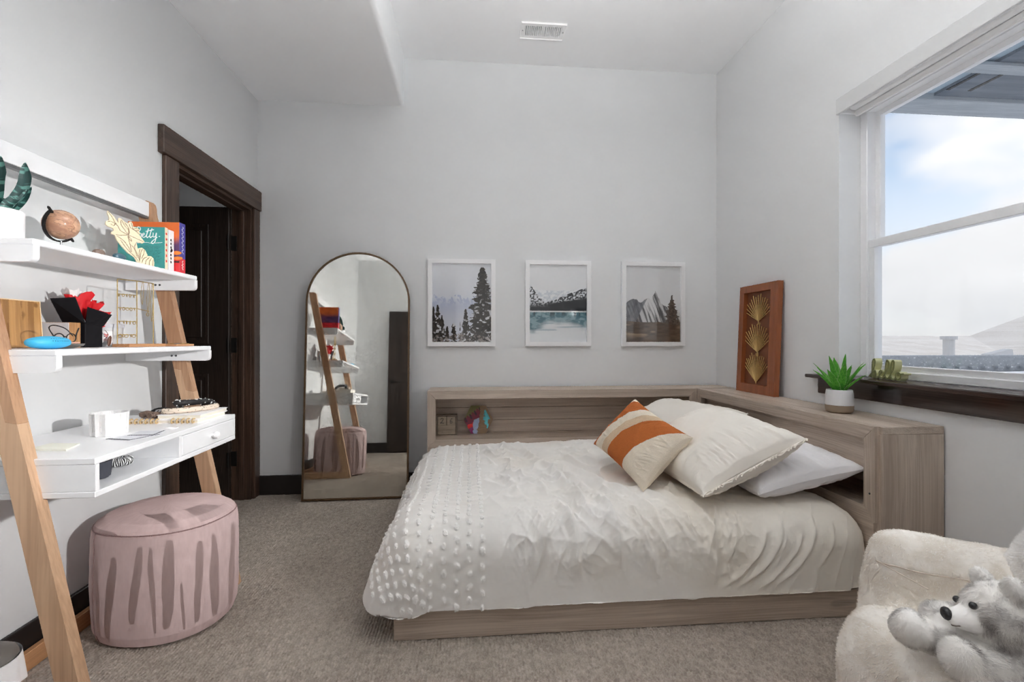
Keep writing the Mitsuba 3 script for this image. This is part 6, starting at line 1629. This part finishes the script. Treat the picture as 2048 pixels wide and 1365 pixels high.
# ------------------------------------------------------------------ teddy bear
tb = thing('teddy_bear', 'grey and white plush teddy bear lying on the sherpa armchair', 'teddy bear')
hd = np.array([1.048, 0.850, 0.545])       # head
fw = np.array([-0.88, 0.36, -0.06]); fw /= np.linalg.norm(fw)       # where the snout points
upv = np.array([-0.10, 0.34, 0.93]); upv -= fw * (upv @ fw); upv /= np.linalg.norm(upv)
lt_ = np.cross(upv, fw)                      # the bear's left
HR = np.stack([fw, lt_, upv], 1)
def hp(a, b, c): return hd + HR @ np.array([a, b, c])
bc = np.array([1.085, 0.835, 0.452])
F1, F2 = np.array([0.926, 0.930, 0.474]), np.array([0.948, 0.842, 0.462])
def bear_sdf(P):
    d = sd_ell(P, hd, (0.060, 0.066, 0.056), HR)
    d = smin(d, sd_ell(P, hp(0.052, 0, -0.014), (0.042, 0.027, 0.024), HR), 0.016)
    for s_ in (1, -1):
        d = smin(d, sd_ell(P, hp(-0.004, s_ * 0.052, 0.050), (0.013, 0.024, 0.024), HR), 0.010)
    d = smin(d, sd_ell(P, bc, (0.078, 0.072, 0.062)), 0.028)
    for f in (F1, F2):
        d = smin(d, sd_cap(P, bc + (f - bc) * 0.30 + [0, 0, -.008], f, 0.036, 0.026), 0.020)
        d = smin(d, sd_ell(P, f + [0.004, 0, 0.004], (0.024, 0.030, 0.036)), 0.012)
    d = smin(d, sd_cap(P, bc + [0.0, 0.065, 0.035], np.array([0.985, 0.925, 0.500]), 0.028, 0.024), 0.014)
    d = smin(d, sd_cap(P, bc + [0.02, -0.06, 0.03], np.array([1.03, 0.735, 0.47]), 0.028, 0.026), 0.014)
    return d
bmesh = surface_nets(bear_sdf, (0.86, 0.66, 0.35), (1.20, 1.02, 0.68), 0.0045)
trimesh.smoothing.filter_taubin(bmesh, iterations=6)
bmesh = trimesh.Trimesh(bmesh.vertices, bmesh.faces, process=False)
SOLE = np.array([-0.78, -0.58, 0.22])
soles = []
for f in (F1, F2):
    soles.append(f + np.array([-0.020, -0.006, 0.004]))
def bear_tone(p):
    """0 grey mottled, 1 white"""
    q = (p - hd) @ HR
    sn = sstep(0.042, 0.054, q[:, 0] - 0.35 * np.maximum(q[:, 2] - 0.0, 0)) * (q[:, 2] < 0.014) * (np.abs(q[:, 1]) < 0.034) * (q[:, 0] < 0.104) * (q[:, 2] > -0.043)
    ears = ((np.abs(q[:, 1]) > 0.040) & (q[:, 2] > 0.040)).astype(float)
    so = np.zeros(len(p))
    for f in (F1, F2): so = np.maximum(so, sstep(0.004, 0.014, (p - f) @ SOLE) * (np.linalg.norm(p - f, axis=1) < 0.05))
    return np.clip(sn + ears * .8 + so, 0, 1), sn
def bear_col(pts, g_, rep=3):
    w, sn = bear_tone(pts)
    n1 = meshkit.fbm(pts * np.array([34, 34, 26]) + 7, 3, 11)
    t = np.clip(0.74 + 2.1 * (n1 - 0.5) + g_.normal(0, .16, len(pts)), 0, 1)
    t = np.maximum(t, w)[:, None]
    c = np.array(s2l(150, 144, 141)) * (1 - t) + np.array(s2l(250, 248, 245)) * t
    return np.repeat(c, rep, axis=0)
g_ = np.random.default_rng(2)
scene['bear_plush'] = {'type': 'twosided', 'bsdf': {'type': 'diffuse', 'reflectance': {'type': 'mesh_attribute', 'name': 'vertex_color'}}}
vc = bear_col(np.array(bmesh.vertices), g_, 1)
add('body', bmesh, 'bear_plush', tb, smooth=True, color=vc)
def keep_fur(p, n):
    w, sn = bear_tone(p); return sn < 0.5
d = hairs(bmesh, 90000, 0.0092, 0.0008, 35, tilt=0.75, color=bear_col, keep=keep_fur, flow=16)
k = uniq(f'{tb}__fur'); scene[k] = {**d, 'bsdf': {'type': 'ref', 'id': 'bear_plush'}}; tag(k, kind='stuff')
s = trimesh.creation.icosphere(subdivisions=3)
NM = np.eye(4); NM[:3, :3] = HR
add('nose', move(tm(s.vertices * [0.009, 0.0135, 0.0125], s.faces), shift(*hp(0.092, 0, -0.008)) @ NM), 'black_plastic', tb, smooth=True)
for s_ in (1, -1):
    add('eye', move(tm(s.vertices * 0.0068, s.faces), shift(*hp(0.057, s_ * 0.029, 0.015))), 'black_plastic', tb, smooth=True)
add('mouth', tube(smooth_path([hp(0.080, -0.016, -0.026), hp(0.086, 0, -0.029), hp(0.080, 0.016, -0.026)], 5), 0.0012, 5), 'ink_grey', tb, smooth=True)
